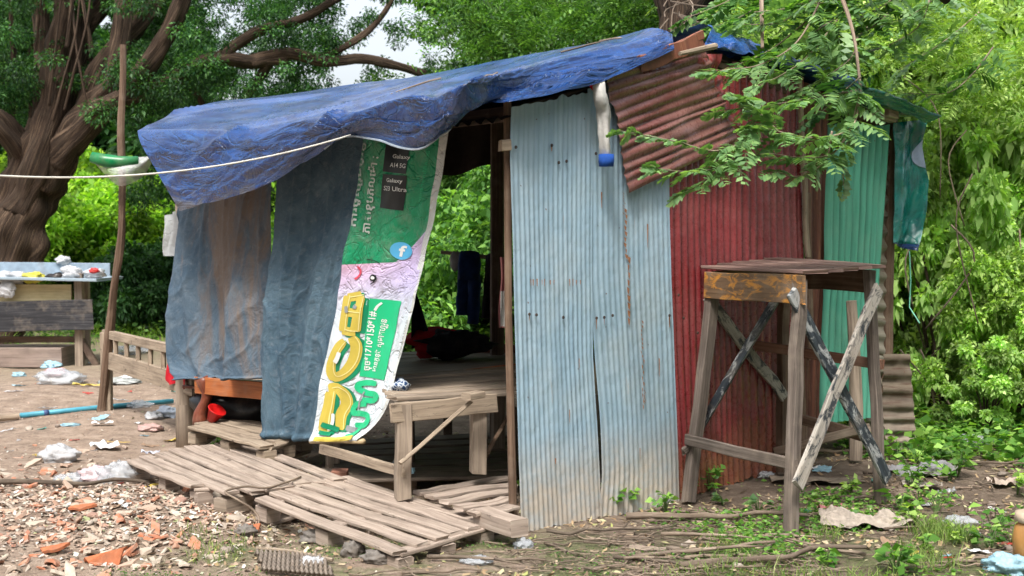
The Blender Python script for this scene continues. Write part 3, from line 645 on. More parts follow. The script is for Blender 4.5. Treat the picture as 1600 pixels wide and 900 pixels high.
def put_text(mb, s, p0, p1, height, bold=0.0, off=.005, skew=0.0, mapper=ban_px, stretch=True, flip=1):
    """text runs from survey point p0 to p1 on the banner; height = letter height in survey px"""
    vs, fs = text_tris(s, bold)
    if not vs: return
    x0 = min(v.x for v in vs); x1 = max(v.x for v in vs); y0 = min(v.y for v in vs); y1 = max(v.y for v in vs)
    d = Vector((p1[0]-p0[0], p1[1]-p0[1])); n = Vector((d.y, -d.x)).normalized()*flip
    out = []
    for v in vs:
        a = (v.x-x0)/(x1-x0); b = (v.y-y0)/(y1-y0)*height
        q = Vector(p0)+d*(a+skew*b/height)+n*b; out.append(mapper(q.x, q.y, off))
    mb.add(out, fs)
def poly(mb, pts, off=.004, mapper=ban_px, sub=6):
    """fan-free fill: loft between the two halves of a closed outline"""
    n = len(pts); h = n//2; a = pts[:h+1]; b = [pts[(n-i) % n] for i in range(n-h+1)]
    def F(u, v):
        p = lin([Vector((*q, 0)) for q in a], v).lerp(lin([Vector((*q, 0)) for q in b], v), u); return mapper(p.x, p.y, off)
    mb.grid(F, sub, sub*3)
def pill(mb, pts, w, off, ends=True):
    """thick brush stroke along pts (survey px), width w"""
    q = [Vector((x, y)) for x, y in pts]
    n = 26; L = []; R = []
    P3 = [Vector((x, y, 0)) for x, y in pts]
    for i in range(n+1):
        t_ = i/n; p = cat(P3, t_); d = (cat(P3, min(1, t_+.02))-cat(P3, max(0, t_-.02))).normalized(); nn = Vector((-d.y, d.x, 0))
        ww = w/2*(1 if not ends else min(1, .72+.28*min(t_, 1-t_)*12)); L.append(p+nn*ww); R.append(p-nn*ww)
    vs = []; fs = []
    for i in range(n+1): vs += [ban_px(L[i].x, L[i].y, off), ban_px(((L[i]+R[i])/2).x, ((L[i]+R[i])/2).y, off), ban_px(R[i].x, R[i].y, off)]
    for i in range(n):
        b = i*3; fs += [(b, b+1, b+4, b+3), (b+1, b+2, b+5, b+4)]
    mb.add(vs, fs)
# green price box
mb = MB(); mb.grid(lambda u, v: ban_px(*((Vector((584, 466)).lerp(Vector((622, 471)), u)).lerp(Vector((561, 588)).lerp(Vector((601, 594)), u), v)), .004), 8, 16); gbox = mb.build('green_box', GRN, banner, smooth=True)
mb = MB()
put_text(mb, 'ចុច*1710*150*1#', (577, 580), (591, 487), 11, .02, .006); pill(mb, [(587, 485), (591, 478), (597, 473)], 3.2, .006)
put_text(mb, 'មានក្នុង ស្មាតហ្វូន', (588, 582), (604, 500), 11, .015, .006)
mb.build('dial_lettering', WHT, gbox)
# large white lines on the green part
mb = MB(); put_text(mb, 'ការចូលរួមប្រកួត', (569, 354), (583, 208), 12, .015, .005); mb.build('lettering', DWHT, banner)
mb = MB(); put_text(mb, 'ភាសនុបភលេម៉ា :', (586, 366), (606, 246), 17, .02, .005); mb.build('lettering', DWHT, banner)
mb = MB(); put_text(mb, 'តារាងតម្លៃពិសេស', (654, 316), (668, 236), 5, 0, .005); mb.build('lettering', GRN, banner)
mb = MB(); put_text(mb, 'លក្ខខណ្ឌ', (626, 560), (640, 500), 3, 0, .005); mb.build('lettering', GRY, banner)
# phones
phones = []
for (a, b, c_, d_) in [((612, 214), (648, 214), (606, 268), (641, 272)), ((606, 272), (642, 275), (599, 324), (632, 329))]:
    mb = MB(); mb.grid(lambda u, v: ban_px(*(Vector(a).lerp(Vector(b), u).lerp(Vector(c_).lerp(Vector(d_), u), v)), .004), 8, 10); phone = mb.build('phone_picture', BLK, banner, smooth=True); phones.append(phone)
mb = MB(); put_text(mb, 'Galaxy', (621, 249), (647, 251), 8, .01, .006); put_text(mb, 'A14 5G', (618, 261), (641, 263), 7, .012, .006); mb.build('phone_lettering', WHT, phones[0]); mb = MB()
put_text(mb, 'Galaxy', (611, 286), (636, 288), 8, .012, .006); put_text(mb, 'S23 Ultra', (606, 297), (639, 300), 7, .0, .006); mb.build('phone_lettering', WHT, phones[1])
# round blue badge with a white f
mb = MB(); mb.grid(lambda u, v: ban_px(625+13*u*math.cos(2*PI*v), 392+14*u*math.sin(2*PI*v), .005), 4, 28); badge = mb.build('badge', CYA, banner, smooth=True)
mb = MB(); put_text(mb, 'f', (620, 400), (629, 402), 18, .03, .007); mb.build('badge_letter', WHT, badge)
# big yellow glyphs with green shade
def glyph(name, strokes, w, mat, hi, sh, dx):
    m1 = MB(); [pill(m1, [(x+dx, y+3) for x, y in s], w+1, .003, True) for s in strokes]; m1.build('letter_shade', sh, banner)
    m2 = MB(); [pill(m2, s, w, .0045+.0006*i, True) for i, s in enumerate(strokes)]; m2.build(name, mat, banner)
    m3 = MB(); [pill(m3, [(x+w*.34, y-1) for x, y in s], 1.3, .008+.0006*i) for i, s in enumerate(strokes)]; m3.build('letter_shine', hi, banner)
glyph('yellow_letter', [[(549, 462), (545, 490), (541, 517)], [(549, 465), (561, 463), (571, 461)], [(545, 487), (556, 488), (566, 489)], [(541, 515), (551, 517), (562, 518)], [(572, 462), (567, 490), (562, 517)]], 13.5, YEL, YELL, DGR, 5)
glyph('yellow_letter', [[(545, 532), (533, 545), (522, 570), (524, 588), (540, 584), (554, 566), (561, 540), (556, 526)]], 15, YEL, YELL, DGR, 5)
glyph('yellow_letter', [[(517, 607), (528, 606), (539, 616), (541, 632), (532, 650), (530, 672)], [(520, 612), (517, 632), (512, 655), (510, 676)]], 16, YEL, YELL, DGR, 5)
mb = MB(); pill(mb, [(549, 478), (550, 488)], 5, .012); pill(mb, [(560, 478), (566, 480)], 5, .012); mb.build('letter_counter', GRY, banner)
mb = MB(); pill(mb, [(523, 646), (521, 660), (517, 672)], 4, .012); pill(mb, [(538, 550), (534, 560), (530, 566)], 7, .012); mb.build('letter_counter', WHT, banner)
mb = MB(); pill(mb, [(508, 662), (520, 668), (530, 672)], 8, .013); pill(mb, [(505, 674), (520, 678)], 6, .013); mb.build('letter_foot', DGR, banner)
mb = MB(); pill(mb, [(501, 684), (530, 686), (560, 682)], 7, .013); mb.build('yellow_strip', YEL, banner)
mb = MB(); pill(mb, [(588, 600), (576, 598), (562, 600), (560, 608), (574, 614), (590, 618), (584, 626), (566, 624)], 9, .008); mb.build('green_letter', GRN, banner)
mb = MB(); pill(mb, [(574, 632), (556, 632), (550, 645), (566, 646), (578, 652), (572, 664), (556, 664)], 9, .008); pill(mb, [(566, 668), (556, 678), (545, 682)], 7, .008); mb.build('green_letter', GRN, banner)
mb = MB(); pill(mb, [(570, 612), (563, 624), (560, 640)], 3, .011); mb.build('letter_shade', GRY, banner)
mb = MB(); pill(mb, [(540, 668), (556, 672)], 8, .007); mb.build('letter_shade', GRY, banner)
# little drawn marks on the pink part
mb = MB(); pill(mb, [(564, 416), (568, 424), (565, 432), (560, 436)], 3, .006); mb.build('pink_mark', PNK, banner)
mb = MB(); mb.grid(lambda u, v: ban_px(589+5*u*math.cos(2*PI*v), 434+5*u*math.sin(2*PI*v), .006), 3, 18); pill(mb, [(593, 430), (590, 440), (585, 444)], 1.6, .006); pill(mb, [(578, 405), (590, 407), (598, 412)], 1.2, .006); mb.build('dark_mark', BLK, banner)
mb = MB(); mb.grid(lambda u, v: ban_px(589+2.6*u*math.cos(2*PI*v), 434+2.6*u*math.sin(2*PI*v), .008), 3, 18); mb.build('white_dot', WHT, banner)
mb = MB(); mb.tube([ban(0, .995, -.01), ban(.5, 1.0, -.012), ban(1.0, .995, -.012)+fdir*-.05], [.013, .014, .015], 8, wob=.1); mb.build('bottom_rod', m_plain('rod_cream', (.55, .42, .24), .6), banner, smooth=True)

# white cord tied to the tarpaulin
mb = MB(); a0 = P(-120, 264, 5.6); a1 = WF(548, 211, .46)
pts = [a0.lerp(a1, i/24)+Z*(-.20*4*(i/24)*(1-i/24)*.55) for i in range(25)]; mb.tube(pts, .0048, 6)
tag(mb.build('cord', m_plain('cord_white', (.66, .64, .58), .8, .2), None, smooth=True), 'slack white cord tied to the edge of the blue tarpaulin', 'cord')

# ================================================================== beds
bed = empty('wooden_bed', P(600, 745, 6.9), 'rough weathered plank bed with diagonal braces sticking out of the shack', 'bed')
p1 = GG(630, 783); p1 = G(630, 783, .125); p1.z = 0
dA = Vector((.80, .60, 0)).normalized(); dB = Vector((-.50, .76, 0)).normalized()
L1 = Vector((-.565, 6.47, 0)); L2 = Vector((-.18, 6.68, 0)); L0 = Vector((-1.09, 7.56, 0)); L3 = L0+(L2-L1)*2.6; L2b = L1+(L2-L1)*2.6
def leg(mb_p, z0, z1, w=.078): m = MB(); m.beam(mb_p+Z*z0, mb_p+Z*z1, w, w, up=(.3, -1, 0), n=4, jit=.002); m.build('leg', W_GREY, bed)
leg(L1, .125, .625); leg(L2, .22, .63); leg(L0, .03, .56); leg(L2b, .0, .60); leg(L3, 0, .56)
q0 = L1+Vector((-.055, -.055, .575)); q1 = L1+(L2-L1)*1.25+Vector((.0, -.05, .595))
mb = MB(); mb.beam(q0, q1, .028, .10, n=4); mb.build('apron', W_TAN, bed)
mb = MB(); mb.beam(P(632, 738, 6.43), P(502, 701, 7.2), .025, .055, n=4); mb.build('rail', W_TAN, bed)
mb = MB(); mb.beam(P(626, 724, 6.36), P(735, 628, 6.52), .022, .052, up=(0, -1, .1), n=4); mb.build('brace', W_TAN, bed)
mb = MB(); mb.beam(P(757, 716, 6.75), P(797, 645, 7.15), .022, .07, up=(0, -1, .1), n=3); mb.build('brace', W_BROWN, bed)
mb = MB(); mb.beam(P(728, 620, 6.45), P(750, 615, 6.52), .07, .035, n=1); mb.build('wood_block', W_TAN, bed)
mb = MB()
for i in range(6):
    s = i*.125
    a = P(612-3*i, 622-5.5*i, 6.52+.13*i); b = P(800, 613-7*i, 6.95+.13*i)
    mb.beam(a, b, .118, .022, n=5, jit=.002)
mb.build('plank_top', W_GREY, bed)
# inner platform with polished edge
plat = empty('sleeping_platform', P(700, 700, 8.0), 'sleeping platform with orange edge board and old plank deck inside the shack', 'platform')
mb = MB()
for i in range(7):
    a = P(560, 590-5.4*i, 7.5+.2*i); b = P(806, 571-4.0*i, 7.65+.22*i); mb.beam(a, b, .19, .02, n=4, jit=.001)
mb.build('plank_deck', m_wood('wood_olive', (.12, .095, .06), (.22, .175, .12), (.30, .25, .18), .6, .2), plat)
mb = MB(); mb.beam(P(560, 600, 7.42), P(806, 575, 7.58), .02, .05, n=3); mb.build('edge_board', W_ORANGE, plat)
mb = MB(); mb.beam(P(700, 541, 8.9), P(806, 549, 8.6), .02, .09, n=3); mb.build('back_board', W_REDBR, plat)
for (x, y) in [(640, 7.6), (800, 7.6), (700, 8.7)]:
    c = P(x, 600, y); mb = MB(); mb.beam(Vector((c.x, c.y, .02)), Vector((c.x, c.y, .44)), .06, .06, up=(0, -1, 0)); mb.build('leg', W_DARK, plat)
# carved bed at the left
cb = empty('carved_bed', P(330, 660, 8.6), 'polished orange wood bed with curved front leg behind the stained cloth', 'bed')
mb = MB(); mb.beam(P(306, 601, 8.55), P(440, 613, 7.95), .03, .115, n=3); mb.build('side_rail', W_ORANGE, cb)
mb = MB(); mb.beam(P(330, 612, 8.9), P(470, 626, 8.6), .03, .06, n=2); mb.build('side_rail', W_REDBR, cb)
def cleg(px):
    m = MB(); pts = [P(px+6*math.sin((y-595)/70*2*PI*.9), y, 8.5) for y in range(590, 664, 8)]; m.tube(pts, [.05, .05, .046, .040, .036, .034, .038, .045, .05, .055][:len(pts)], 10); m.build('leg', W_REDBR, cb, smooth=True)
cleg(318)
mb = MB(); mb.beam(P(341, 610, 8.9), P(341, 655, 8.9), .09, .07, up=(0, -1, 0)); mb.build('leg', W_REDBR, cb)
mb = MB(); mb.beam(P(320, 600, 8.9)-fn*.05, P(470, 612, 8.3)-fn*.05, .5, .02, n=2); o = mb.build('deck', W_REDBR, cb)
# weathered headboard at far left
hb = empty('slatted_bed', P(168, 643, 10.5), 'weathered bed end with turned slats standing outside beyond the left corner', 'bed')
h0 = Vector((P(167, 600, 10.55).x, 10.55, 0)); h1 = Vector((P(300, 600, 8.75).x, 8.75, 0)); hd = (h1-h0)
def hp(s, z): return h0+hd*s+Z*z
mb = MB(); mb.beam(hp(0, -.02), hp(0, .67), .085, .075, up=(0, -1, 0), n=3); mb.build('post', W_TAN, hb)
mb = MB(); mb.beam(hp(-.02, .655), hp(1.0, .665), .05, .07, n=4); mb.build('top_rail', W_TAN, hb)
mb = MB(); mb.beam(hp(-.0, .435), hp(1.02, .435), .035, .145, n=4); mb.build('lower_board', W_TAN, hb)
for i in range(6):
    s = .13+i*.145; mb = MB(); mb.beam(hp(s, .50), hp(s, .63), .032, .035, up=(0, -1, 0), n=1); mb.build('slat', W_TAN, hb)
# red cloth draped on it
def cloth(name, f, mat, label, cat_, nu=40, nv=40, group=None, par=None):
    m = MB(); m.grid(f, nu, nv); o = m.build(name, mat, par, smooth=True)
    if label: tag(o, label, cat_, group)
    return o
def fab(name, c, r=.85): return m_plain(name, c, r, .3, .2, .35, 16, .15)
REDF = fab('fabric_red', (.55, .015, .03)); NAVY = fab('fabric_navy', (.015, .045, .16)); BLKF = fab('fabric_black', (.012, .011, .016)); WHF = m_plain('fabric_white', (.62, .61, .58), .85, .35, .2, 1.0, 9, .25); PINKF = fab('fabric_pink', (.5, .2, .2)); BLUF = fab('fabric_blue', (.02, .09, .40))
def fred(u, v):
    s = .80+.19*u; a = hp(s, .70)+Z*.0; off = (hd.cross(Z)).normalized()*-1
    off = Vector((-hd.y, hd.x, 0)).normalized(); off = off if off.y < 0 else -off
    k = v*1.35-.35
    if k < 0: return a+off*(k*.12)+Z*(k*.25)
    return a+off*(.035+.02*math.sin(u*14)*k+.012*math.sin(u*31+k*7)*k)+Z*(-k*(.24+.05*math.sin(u*8)))
cloth('red_cloth', fred, REDF, 'bright red cloth thrown over the slatted bed end', 'cloth')

# ================================================================== pallets
def pallet(name, planks, label, z=.135, w=.081, mat=W_PALLET, under=True, zb=None):
    r = empty(name, G(*planks[0][0], 0), label, 'pallet')
    ends = []
    for (a, b) in planks:
        m = MB(); A_ = G(*a, z); B_ = G(*b, z if zb is None else zb); d = (B_-A_).normalized(); ends.append((A_, B_))
        m.beam(A_+Z*rnd.uniform(-.004, .004), B_+Z*rnd.uniform(-.004, .004), w*rnd.uniform(.93, 1.04), .02, n=7, jit=.0022, bow=rnd.uniform(-.006, .004)); m.build('plank', mat, r)
    if under:
        for k in (.03, .5, .97):
            pts = [a.lerp(b, k) for a, b in ends]; m = MB()
            m.beam(pts[0]+Z*-.02, pts[-1]+Z*-.02, .09, .018, n=3); m.build('stringer', mat, r)
            for j in (0.04, .5, .96):
                q = pts[0].lerp(pts[-1], j); m = MB(); d = (ends[0][1]-ends[0][0]).normalized()
                m.beam(q-d*.05+Z*-.068, q+d*.05+Z*-.068, .085, .076, n=1); m.build('spacer_block', mat, r)
            m = MB(); m.beam(pts[0]+Z*-.117, pts[-1]+Z*-.117, .09, .018, n=3); m.build('bottom_board', mat, r)
    return r
pallet('wooden_pallet', [((208, 720), (308, 760)), ((228, 713), (362, 770)), ((252, 709), (404, 770)), ((272, 703), (428, 768)), ((298, 700), (450, 763)), ((323, 697), (474, 757)), ((346, 693), (500, 754)), ((372, 690), (532, 752))],
       'left grey wooden pallet with gaps, splintered toward the rubble', .14, .084)
pallet('wooden_pallet', [((407, 781), (625, 862)), ((430, 770), (662, 850)), ((455, 763), (690, 841)), ((480, 757), (716, 833)), ((505, 750), (742, 826)), ((535, 748), (765, 819))],
       'right grey wooden pallet sloping down below the rough bed', .135, .086, zb=.082)
pallet('wooden_pallet', [((650, 770), (800, 747)), ((672, 777), (801, 757)), ((694, 785), (802, 768)), ((716, 793), (803, 779)), ((738, 801), (804, 791))],
       'inner pallet whose boards run in under the pale sheet wall', .14, .088, under=False)
pallet('wooden_pallet', [((304, 668), (418, 697)), ((312, 661), (440, 690)), ((322, 655), (460, 684)), ((332, 650), (480, 678))], 'tan pallet under the polished bed behind the round post', .22, .10, W_TAN)
m = MB(); m.beam(G(752, 806, .11), G(812, 826, .11), .10, .08, n=2); tag(m.build('timber_block', W_PALLET, None), 'short square timber lying at the foot of the pale sheet', 'timber')
m = MB(); m.beam(G(344, 792, .06), G(385, 783, .06), .10, .09, n=2); tag(m.build('timber_block', W_GREY, None), 'grey offcut block wedged under the left pallet edge', 'timber')
# floor boards deep inside
fl = empty('floor_boards', G(700, 720), 'dusty wide floor boards lying deep under the bed', 'floor boards')
m = MB()
for i in range(7):
    a = G(520, 748-i*9, .10); b = G(800, 742-i*10.5, .10); m.beam(a, b, .17, .02, n=4)
m.build('board', m_wood('wood_floor', (.07, .052, .04), (.14, .11, .085), (.21, .165, .13)), fl)
m = MB(); m.beam(G(500, 742, .05), G(645, 760, .05), .09, .08, n=3); tag(m.build('timber_bearer', W_GREY, None), 'grey bearer timber between the bed legs on the pallet', 'timber')
m = MB(); m.beam(P(520, 741, 7.15), P(543, 741, 7.15), .1, .05, n=1); tag(m.build('brick', m_plain('brick_red', (.27, .12, .08), .9), None), 'small red brick under the bed leg', 'brick')

# ================================================================== tall stand
st = empty('tall_stand', Vector((1.5, 6.95, 0)), 'tall weathered work stand with crossed braces and an orange-stained apron', 'stand')
Fg = Vector((1.395, 6.215, -.01)); Lg = Vector((.995, 7.0, -.01)); Rg = Vector((2.06, 6.95, -.01)); Bg = Vector((1.68, 7.72, 0))
Ft = Vector((1.476, 6.41, 1.29)); Lt = Vector((1.115, 7.12, 1.295)); Rt = Vector((2.03, 7.02, 1.31)); Bt = Vector((1.667, 7.74, 1.335))
def sb(a, b, w, t_, mat, name, up=Z, n=4): m = MB(); m.beam(a, b, w, t_, up=up, n=n, jit=.0025); return m.build(name, mat, st)
iv = Vector((-.02, .1, 0))
sb(Fg, Ft+Vector((0, .03, -.03)), .064, .055, W_STAND, 'leg', (.6, -.8, 0), 7); sb(Lg, Lt+Vector((.03, 0, -.05)), .070, .055, W_STAND, 'leg', (.6, -.8, 0), 7)
sb(Rg, Rt+Vector((-.03, 0, -.02)), .052, .05, W_STAND, 'leg', (.6, -.8, 0), 7); sb(Bg, Bt+Vector((0, -.03, -.05)), .07, .06, W_BROWN, 'leg', (.6, -.8, 0), 7)
mt = MB()
for i in range(5):
    k0 = (i+.5)/5; a = Ft.lerp(Rt, k0)+Z*.012; b = Lt.lerp(Bt, k0)+Z*.012; d = (b-a).normalized(); mt.beam(a-d*.05, b+d*.03, .172, .02, n=3, up=Z)
mt.build('top_board', W_MAROONTOP, st)
o = sb(Ft+Vector((.01, -.035, -.075)), Lt+Vector((-.02, -.02, -.085)), .022, .15, W_PAINT, 'apron'); o['label'] = 'apron board with a splash of flaking orange paint'
sb(Lt+Vector((.03, .0, -.075)), Bt+Vector((0, 0, -.10)), .022, .14, W_BROWN, 'apron'); sb(Rt+Vector((0, .02, -.08)), Bt+Vector((0, 0, -.10)), .022, .13, W_BROWN, 'apron')
def onf(a, b, c, d, s, t_): return a.lerp(b, s).lerp(c.lerp(d, s), t_)
out1 = Vector((.40, -.42, 0)).normalized()*.045
o = sb(P(1237, 456, 6.36), P(1387, 748, 6.86), .024, .072, W_BLACKST, 'brace', (.7, .5, .5), 7); o['label'] = 'black-stained brace leaning down to the right'
o = sb(P(1372, 449, 6.90), P(1246, 758, 6.14), .024, .078, W_WHITEST, 'brace', (-.7, -.5, .7), 7); o['label'] = 'whitewashed brace crossing in front'
sb(P(1104, 463, 7.16), P(1232, 628, 7.72), .022, .07, W_WHITEST, 'brace', (.7, .5, .6), 5)
sb(P(1216, 462, 6.9), P(1092, 672, 7.2), .03, .045, W_BLACKST, 'brace', (-.7, .5, .6), 5)
sb(P(1072, 687, 7.0), P(1243, 727, 6.25), .022, .062, W_STAND, 'rail'); sb(P(1066, 706, 6.98), P(1090, 684, 7.08), .02, .04, W_STAND, 'rail')
sb(P(1212, 706, 7.7), P(1358, 668, 7.0), .03, .05, W_GREY, 'rail'); sb(P(1180, 540, 7.5), P(1378, 569, 7.05), .03, .058, m_wood('wood_redder', (.10, .045, .028), (.18, .085, .055), (.25, .13, .09)), 'rail')
sb(P(1238, 652, 7.6), P(1378, 688, 7.0), .03, .06, W_BROWN, 'rail')
m = MB(); m.tube([P(1337, 718, 7.95), P(1338, 640, 7.95), P(1336, 560, 7.95), P(1330, 470, 7.95)], [.045, .042, .04, .036], 9, wob=.2); tag(m.build('wooden_post', W_GREY, None), 'grey round post standing against the green sheet behind the stand', 'post')
# blue scrap behind stand top
cloth('blue_rag', lambda u, v: WG(1190+15*u, 463+9*v, .03)+gn*(.01*math.sin(u*9)), BLUF, 'small blue rag on the red wall under the stand top', 'rag', 8, 8)

# ================================================================== hanging sleeve
m = MB(); pts = [(935, 128), (938, 150), (944, 175), (945, 200), (946, 225), (947, 246)]
tp_ = [WG(x, y, .10+.01*math.sin(i*2)) for i, (x, y) in enumerate(pts)]; r_ = [.030, .036, .042, .037, .036, .037]
tt = polyline(tp_, 24); rr = [np.interp(i/24, np.linspace(0, 1, 6), r_)*(.88+.04*math.sin(i*1.3)+.02*math.sin(i*2.9)) for i in range(25)]
sl = empty('jacket_sleeve', tp_[-1], 'white jacket sleeve with blue cuff hanging beside the slanting maroon sheet', 'garment')
m.tube(tt, rr, 18, wob=.5); m.build('sleeve', WHF, sl, smooth=True)
m = MB(); m.tube([WG(947, 241, .11), WG(947, 252, .11), WG(947, 260, .11)], [.040, .041, .038], 14, wob=.15); m.build('cuff', BLUF, sl, smooth=True)
m = MB(); m.blob(WG(930, 131, .08), (.035, .03, .03), 3, .4); m.build('shoulder', REDF, sl, smooth=True)

# ================================================================== clothes rail inside
cr = P(690, 394, 9.0); cr2 = P(800, 406, 8.7)
m = MB(); m.tube([cr, cr.lerp(cr2, .5), cr2], [.014, .015, .016], 8, wob=.15); tag(m.build('clothes_pole', W_TAN, None), 'thin pale pole with clothes hanging across the shack opening', 'pole')
def trousers(px, w, y0, y1, yf, mat, label, sk=0, Y=8.85):
    m = MB()
    m.tube([P(px, y0-4, Y), P(px, y0+10, Y-.03), P(px-1, y0+35, Y-.03)], [w*.5*Y/FPX, w*.55*Y/FPX, w*.5*Y/FPX], 14, wob=.3)
    for s, yy in ((-1, yf), (1, y1)):
        pts = [P(px+s*w*.20, y0+12, Y-.02*s), P(px+s*w*.27+sk*.3, (y0+yy)/2, Y-.03*s), P(px+s*w*.27+sk, yy, Y)]
        m.tube(polyline(pts, 10), [w*.29*Y/FPX*(1+.08*math.sin(i*1.9)) for i in range(11)], 12, wob=.3)
    return tag(m.build('trousers', mat, None, smooth=True), label, 'trousers')
trousers(733, 33, 402, 505, 492, NAVY, 'navy trousers hanging from the pole inside the shack', -2)
trousers(771, 24, 404, 500, 497, BLKF, 'black trousers hanging from the pole beside the corner post', -6, 8.75)
m = MB(); m.blob(P(712, 408, 8.9), (.045, .04, .07), 5, .3, 2); tag(m.build('cap', WHF, None, smooth=True), 'white cloth cap hanging at the left end of the pole', 'cap')
m = MB(); m.grid(lambda u, v: P(781+14*u+2*math.sin(v*6), 402+110*v, 6.62)+Vector((0, -.02*math.sin(u*9+v*2), 0)), 16, 40)
tag(m.build('towel', PINKF, None, smooth=True), 'pink and white towel tied to the corner post', 'towel')
m = MB(); m.grid(lambda u, v: P(782+13*u, 455+55*v, 6.6)+Vector((0, -.02*math.sin(u*12+v*2), 0)), 12, 20); tag(m.build('towel', WHF, None, smooth=True), 'grey-white cloth below the pink towel on the corner post', 'towel')
m = MB(); m.grid(lambda u, v: P(684+118*u, 176+(96-14*u+5*math.sin(u*7))*v, 8.95-.3*u)+Vector((0, -.05*math.sin(u*11+v*2)*v, 0)), 40, 20)
tag(m.build('hanging_cloth', fab('fabric_brown', (.05, .035, .03)), None, smooth=True), 'dark brown cloth sheet hanging under the back roof inside the opening', 'hanging cloth')
# bundles on the platform
m = MB(); m.blob(P(682, 536, 8.35), (.20, .16, .09), 2, .5, 1.6, 24, 14); tag(m.build('clothes_bundle', REDF, None, smooth=True), 'red and black bundle of clothes on the sleeping platform', 'clothes')
m = MB(); m.blob(P(712, 538, 8.25), (.22, .16, .085), 6, .5, 1.8, 24, 14); tag(m.build('clothes_bundle', BLKF, None, smooth=True), 'black heap of clothes in front of the red bundle', 'clothes')
m = MB(); m.grid(lambda u, v: P(645+ (6+28*v**.8)*u-2, 455+90*v, 8.3)+Vector((0, -.03*math.sin(u*7+v*3), 0)), 20, 30); tag(m.build('hanging_garment', fab('fabric_dark', (.012, .018, .035)), None, smooth=True), 'dark garment hanging just behind the banner edge', 'garment')
t = NT('fabric_patterned'); v = t.vor(t.obj(), 40, 'DISTANCE_TO_EDGE'); t.pr(t.mix(t.ramp(v, [(.08, 1), (.14, 0)]), (.012, .045, .13), (.45, .5, .55)), .8); PATT = t.m
m = MB(); m.blob(P(626, 603, 6.75), (.05, .05, .035), 8, .4); tag(m.build('patterned_cloth', PATT, None, smooth=True), 'blue patterned cloth crumpled on the rough bed beside the banner', 'cloth')

# ================================================================== tall pole with plastic sheet
m = MB(); pts = [P(192, 70, 10.3), P(192, 130, 10.3), P(189, 200, 10.3), P(191, 290, 10.32), P(190, 350, 10.33), P(186, 400, 10.35), P(178, 450, 10.38), P(172, 510, 10.42), P(163, 600, 10.5), P(158, 645, 10.5)]
m.tube(polyline(pts, 40), [.026+.012*i/40 for i in range(41)], 9, wob=.35); tag(m.build('wooden_pole', W_BROWN, None), 'tall crooked brown pole standing by the slatted bed end', 'pole')
ps = empty('plastic_hammock', P(190, 290, 10.2), 'sagging translucent plastic sheet with a green roll tied to the tall pole', 'plastic sheet')
m = MB(); m.grid(lambda u, v: P(150+88*u, 250-6*u+(4+40*math.sin(PI*min(1, max(0, u)))**.8)*v, 10.15)+Vector((0, .12*math.sin(u*9)*v*.4-.08*math.sin(PI*v), 0)), 40, 16)
m.build('plastic_sheet', m_plastic('plastic_milky', (.66, .68, .66), .42), ps, smooth=True)
m = MB(); m.tube([P(143, 246, 10.1), P(165, 252, 10.1), P(190, 254, 10.1), P(216, 250, 10.1)], [.045, .055, .05, .03], 12, wob=.2); m.build('green_roll', m_plain('plastic_green', (.0, .20, .06), .35), ps, smooth=True)
m = MB(); m.lathe(G(187, 512), [(.115, 0), (.118, .04), (.11, .10)], 14); 
pc = empty('paper_cone', G(187, 512), 'white paper cone with an orange hem standing beyond the tall pole', 'cone')
m.build('hem', m_plain('cone_orange', (.6, .33, .05), .6), pc, smooth=True)
m = MB(); m.lathe(G(187, 512), [(.11, .10), (.06, .32), (.008, .52)], 14); m.build('cone_body', m_plain('cone_white', (.62, .62, .57), .6), pc, smooth=True)

# ================================================================== rubbish table at the far left
YT = 14.2; tb = empty('rubbish_table', P(60, 545, YT), 'old outdoor table with a charred board front and grey top littered with bags', 'table')
def tq(px, py, dy=0): return P(px, py, YT+dy)
m = MB(); m.beam(tq(-40, 431, .25), tq(172, 436, .25), .95, .03, n=2, up=Z); m.build('table_top', m_metal('metal_table', (.28, .35, .40), (.20, .26, .31), 0, .2, .2, vert=False), tb)
m = MB(); m.beam(tq(-40, 422, .75), tq(172, 424, .75), .03, .20, n=2); m.build('back_board', m_plain('board_blue_grey', (.26, .34, .42), .7), tb)
m = MB(); m.beam(tq(-40, 458), tq(112, 458), .03, .20, n=2); m.build('cream_panel', W_CREAM, tb)
m = MB(); m.beam(tq(-40, 496, -.12), tq(145, 492, -.12), .04, .34, n=3, jit=.004); m.build('charred_board', W_CHAR, tb)
m = MB(); m.beam(tq(-40, 530, .1), tq(118, 530, .1), .05, .07, n=2); m.build('rail', W_BROWN, tb)
for x, dy in ((124, 0), (134, .8), (-30, 0)):
    m = MB(); b = G(x, 560); b = Vector((tq(x, 500, dy).x, YT+dy, 0)); m.beam(b+Z*-.03, b+Z*1.05, .09, .08, up=(0, -1, 0), n=2); m.build('leg', W_GREY, tb)
m = MB(); m.beam(Vector((tq(150, 500).x, YT, 0)), tq(120, 520), .07, .06, up=(0, -1, 0)); m.build('brace', W_DARK, tb)
m = MB(); m.beam(Vector((tq(-60, 500).x, YT+.15, .10)), Vector((tq(100, 500).x, YT+.15, .10)), .5, .22, n=2); tag(m.build('wooden_plinth', m_wood('wood_pinkish', (.16, .12, .10), (.25, .19, .16), (.33, .26, .22)), None), 'wide low plank bench beneath the charred board', 'bench')
WPL = m_plastic('plastic_bag_white', (.62, .63, .65), .65, .18); YPL = m_plastic('plastic_bag_yellow', (.60, .55, .06), .95); BPL = m_plain('plastic_black', (.01, .01, .012), .35)
CLR = m_plastic('plastic_clear', (.62, .66, .70), .35, .12); TEALP = m_plain('plastic_teal', (.02, .34, .30), .4); BLP = m_plastic('plastic_light_blue', (.36, .60, .72), .8); REDP = m_plain('plastic_red', (.62, .012, .012), .3)
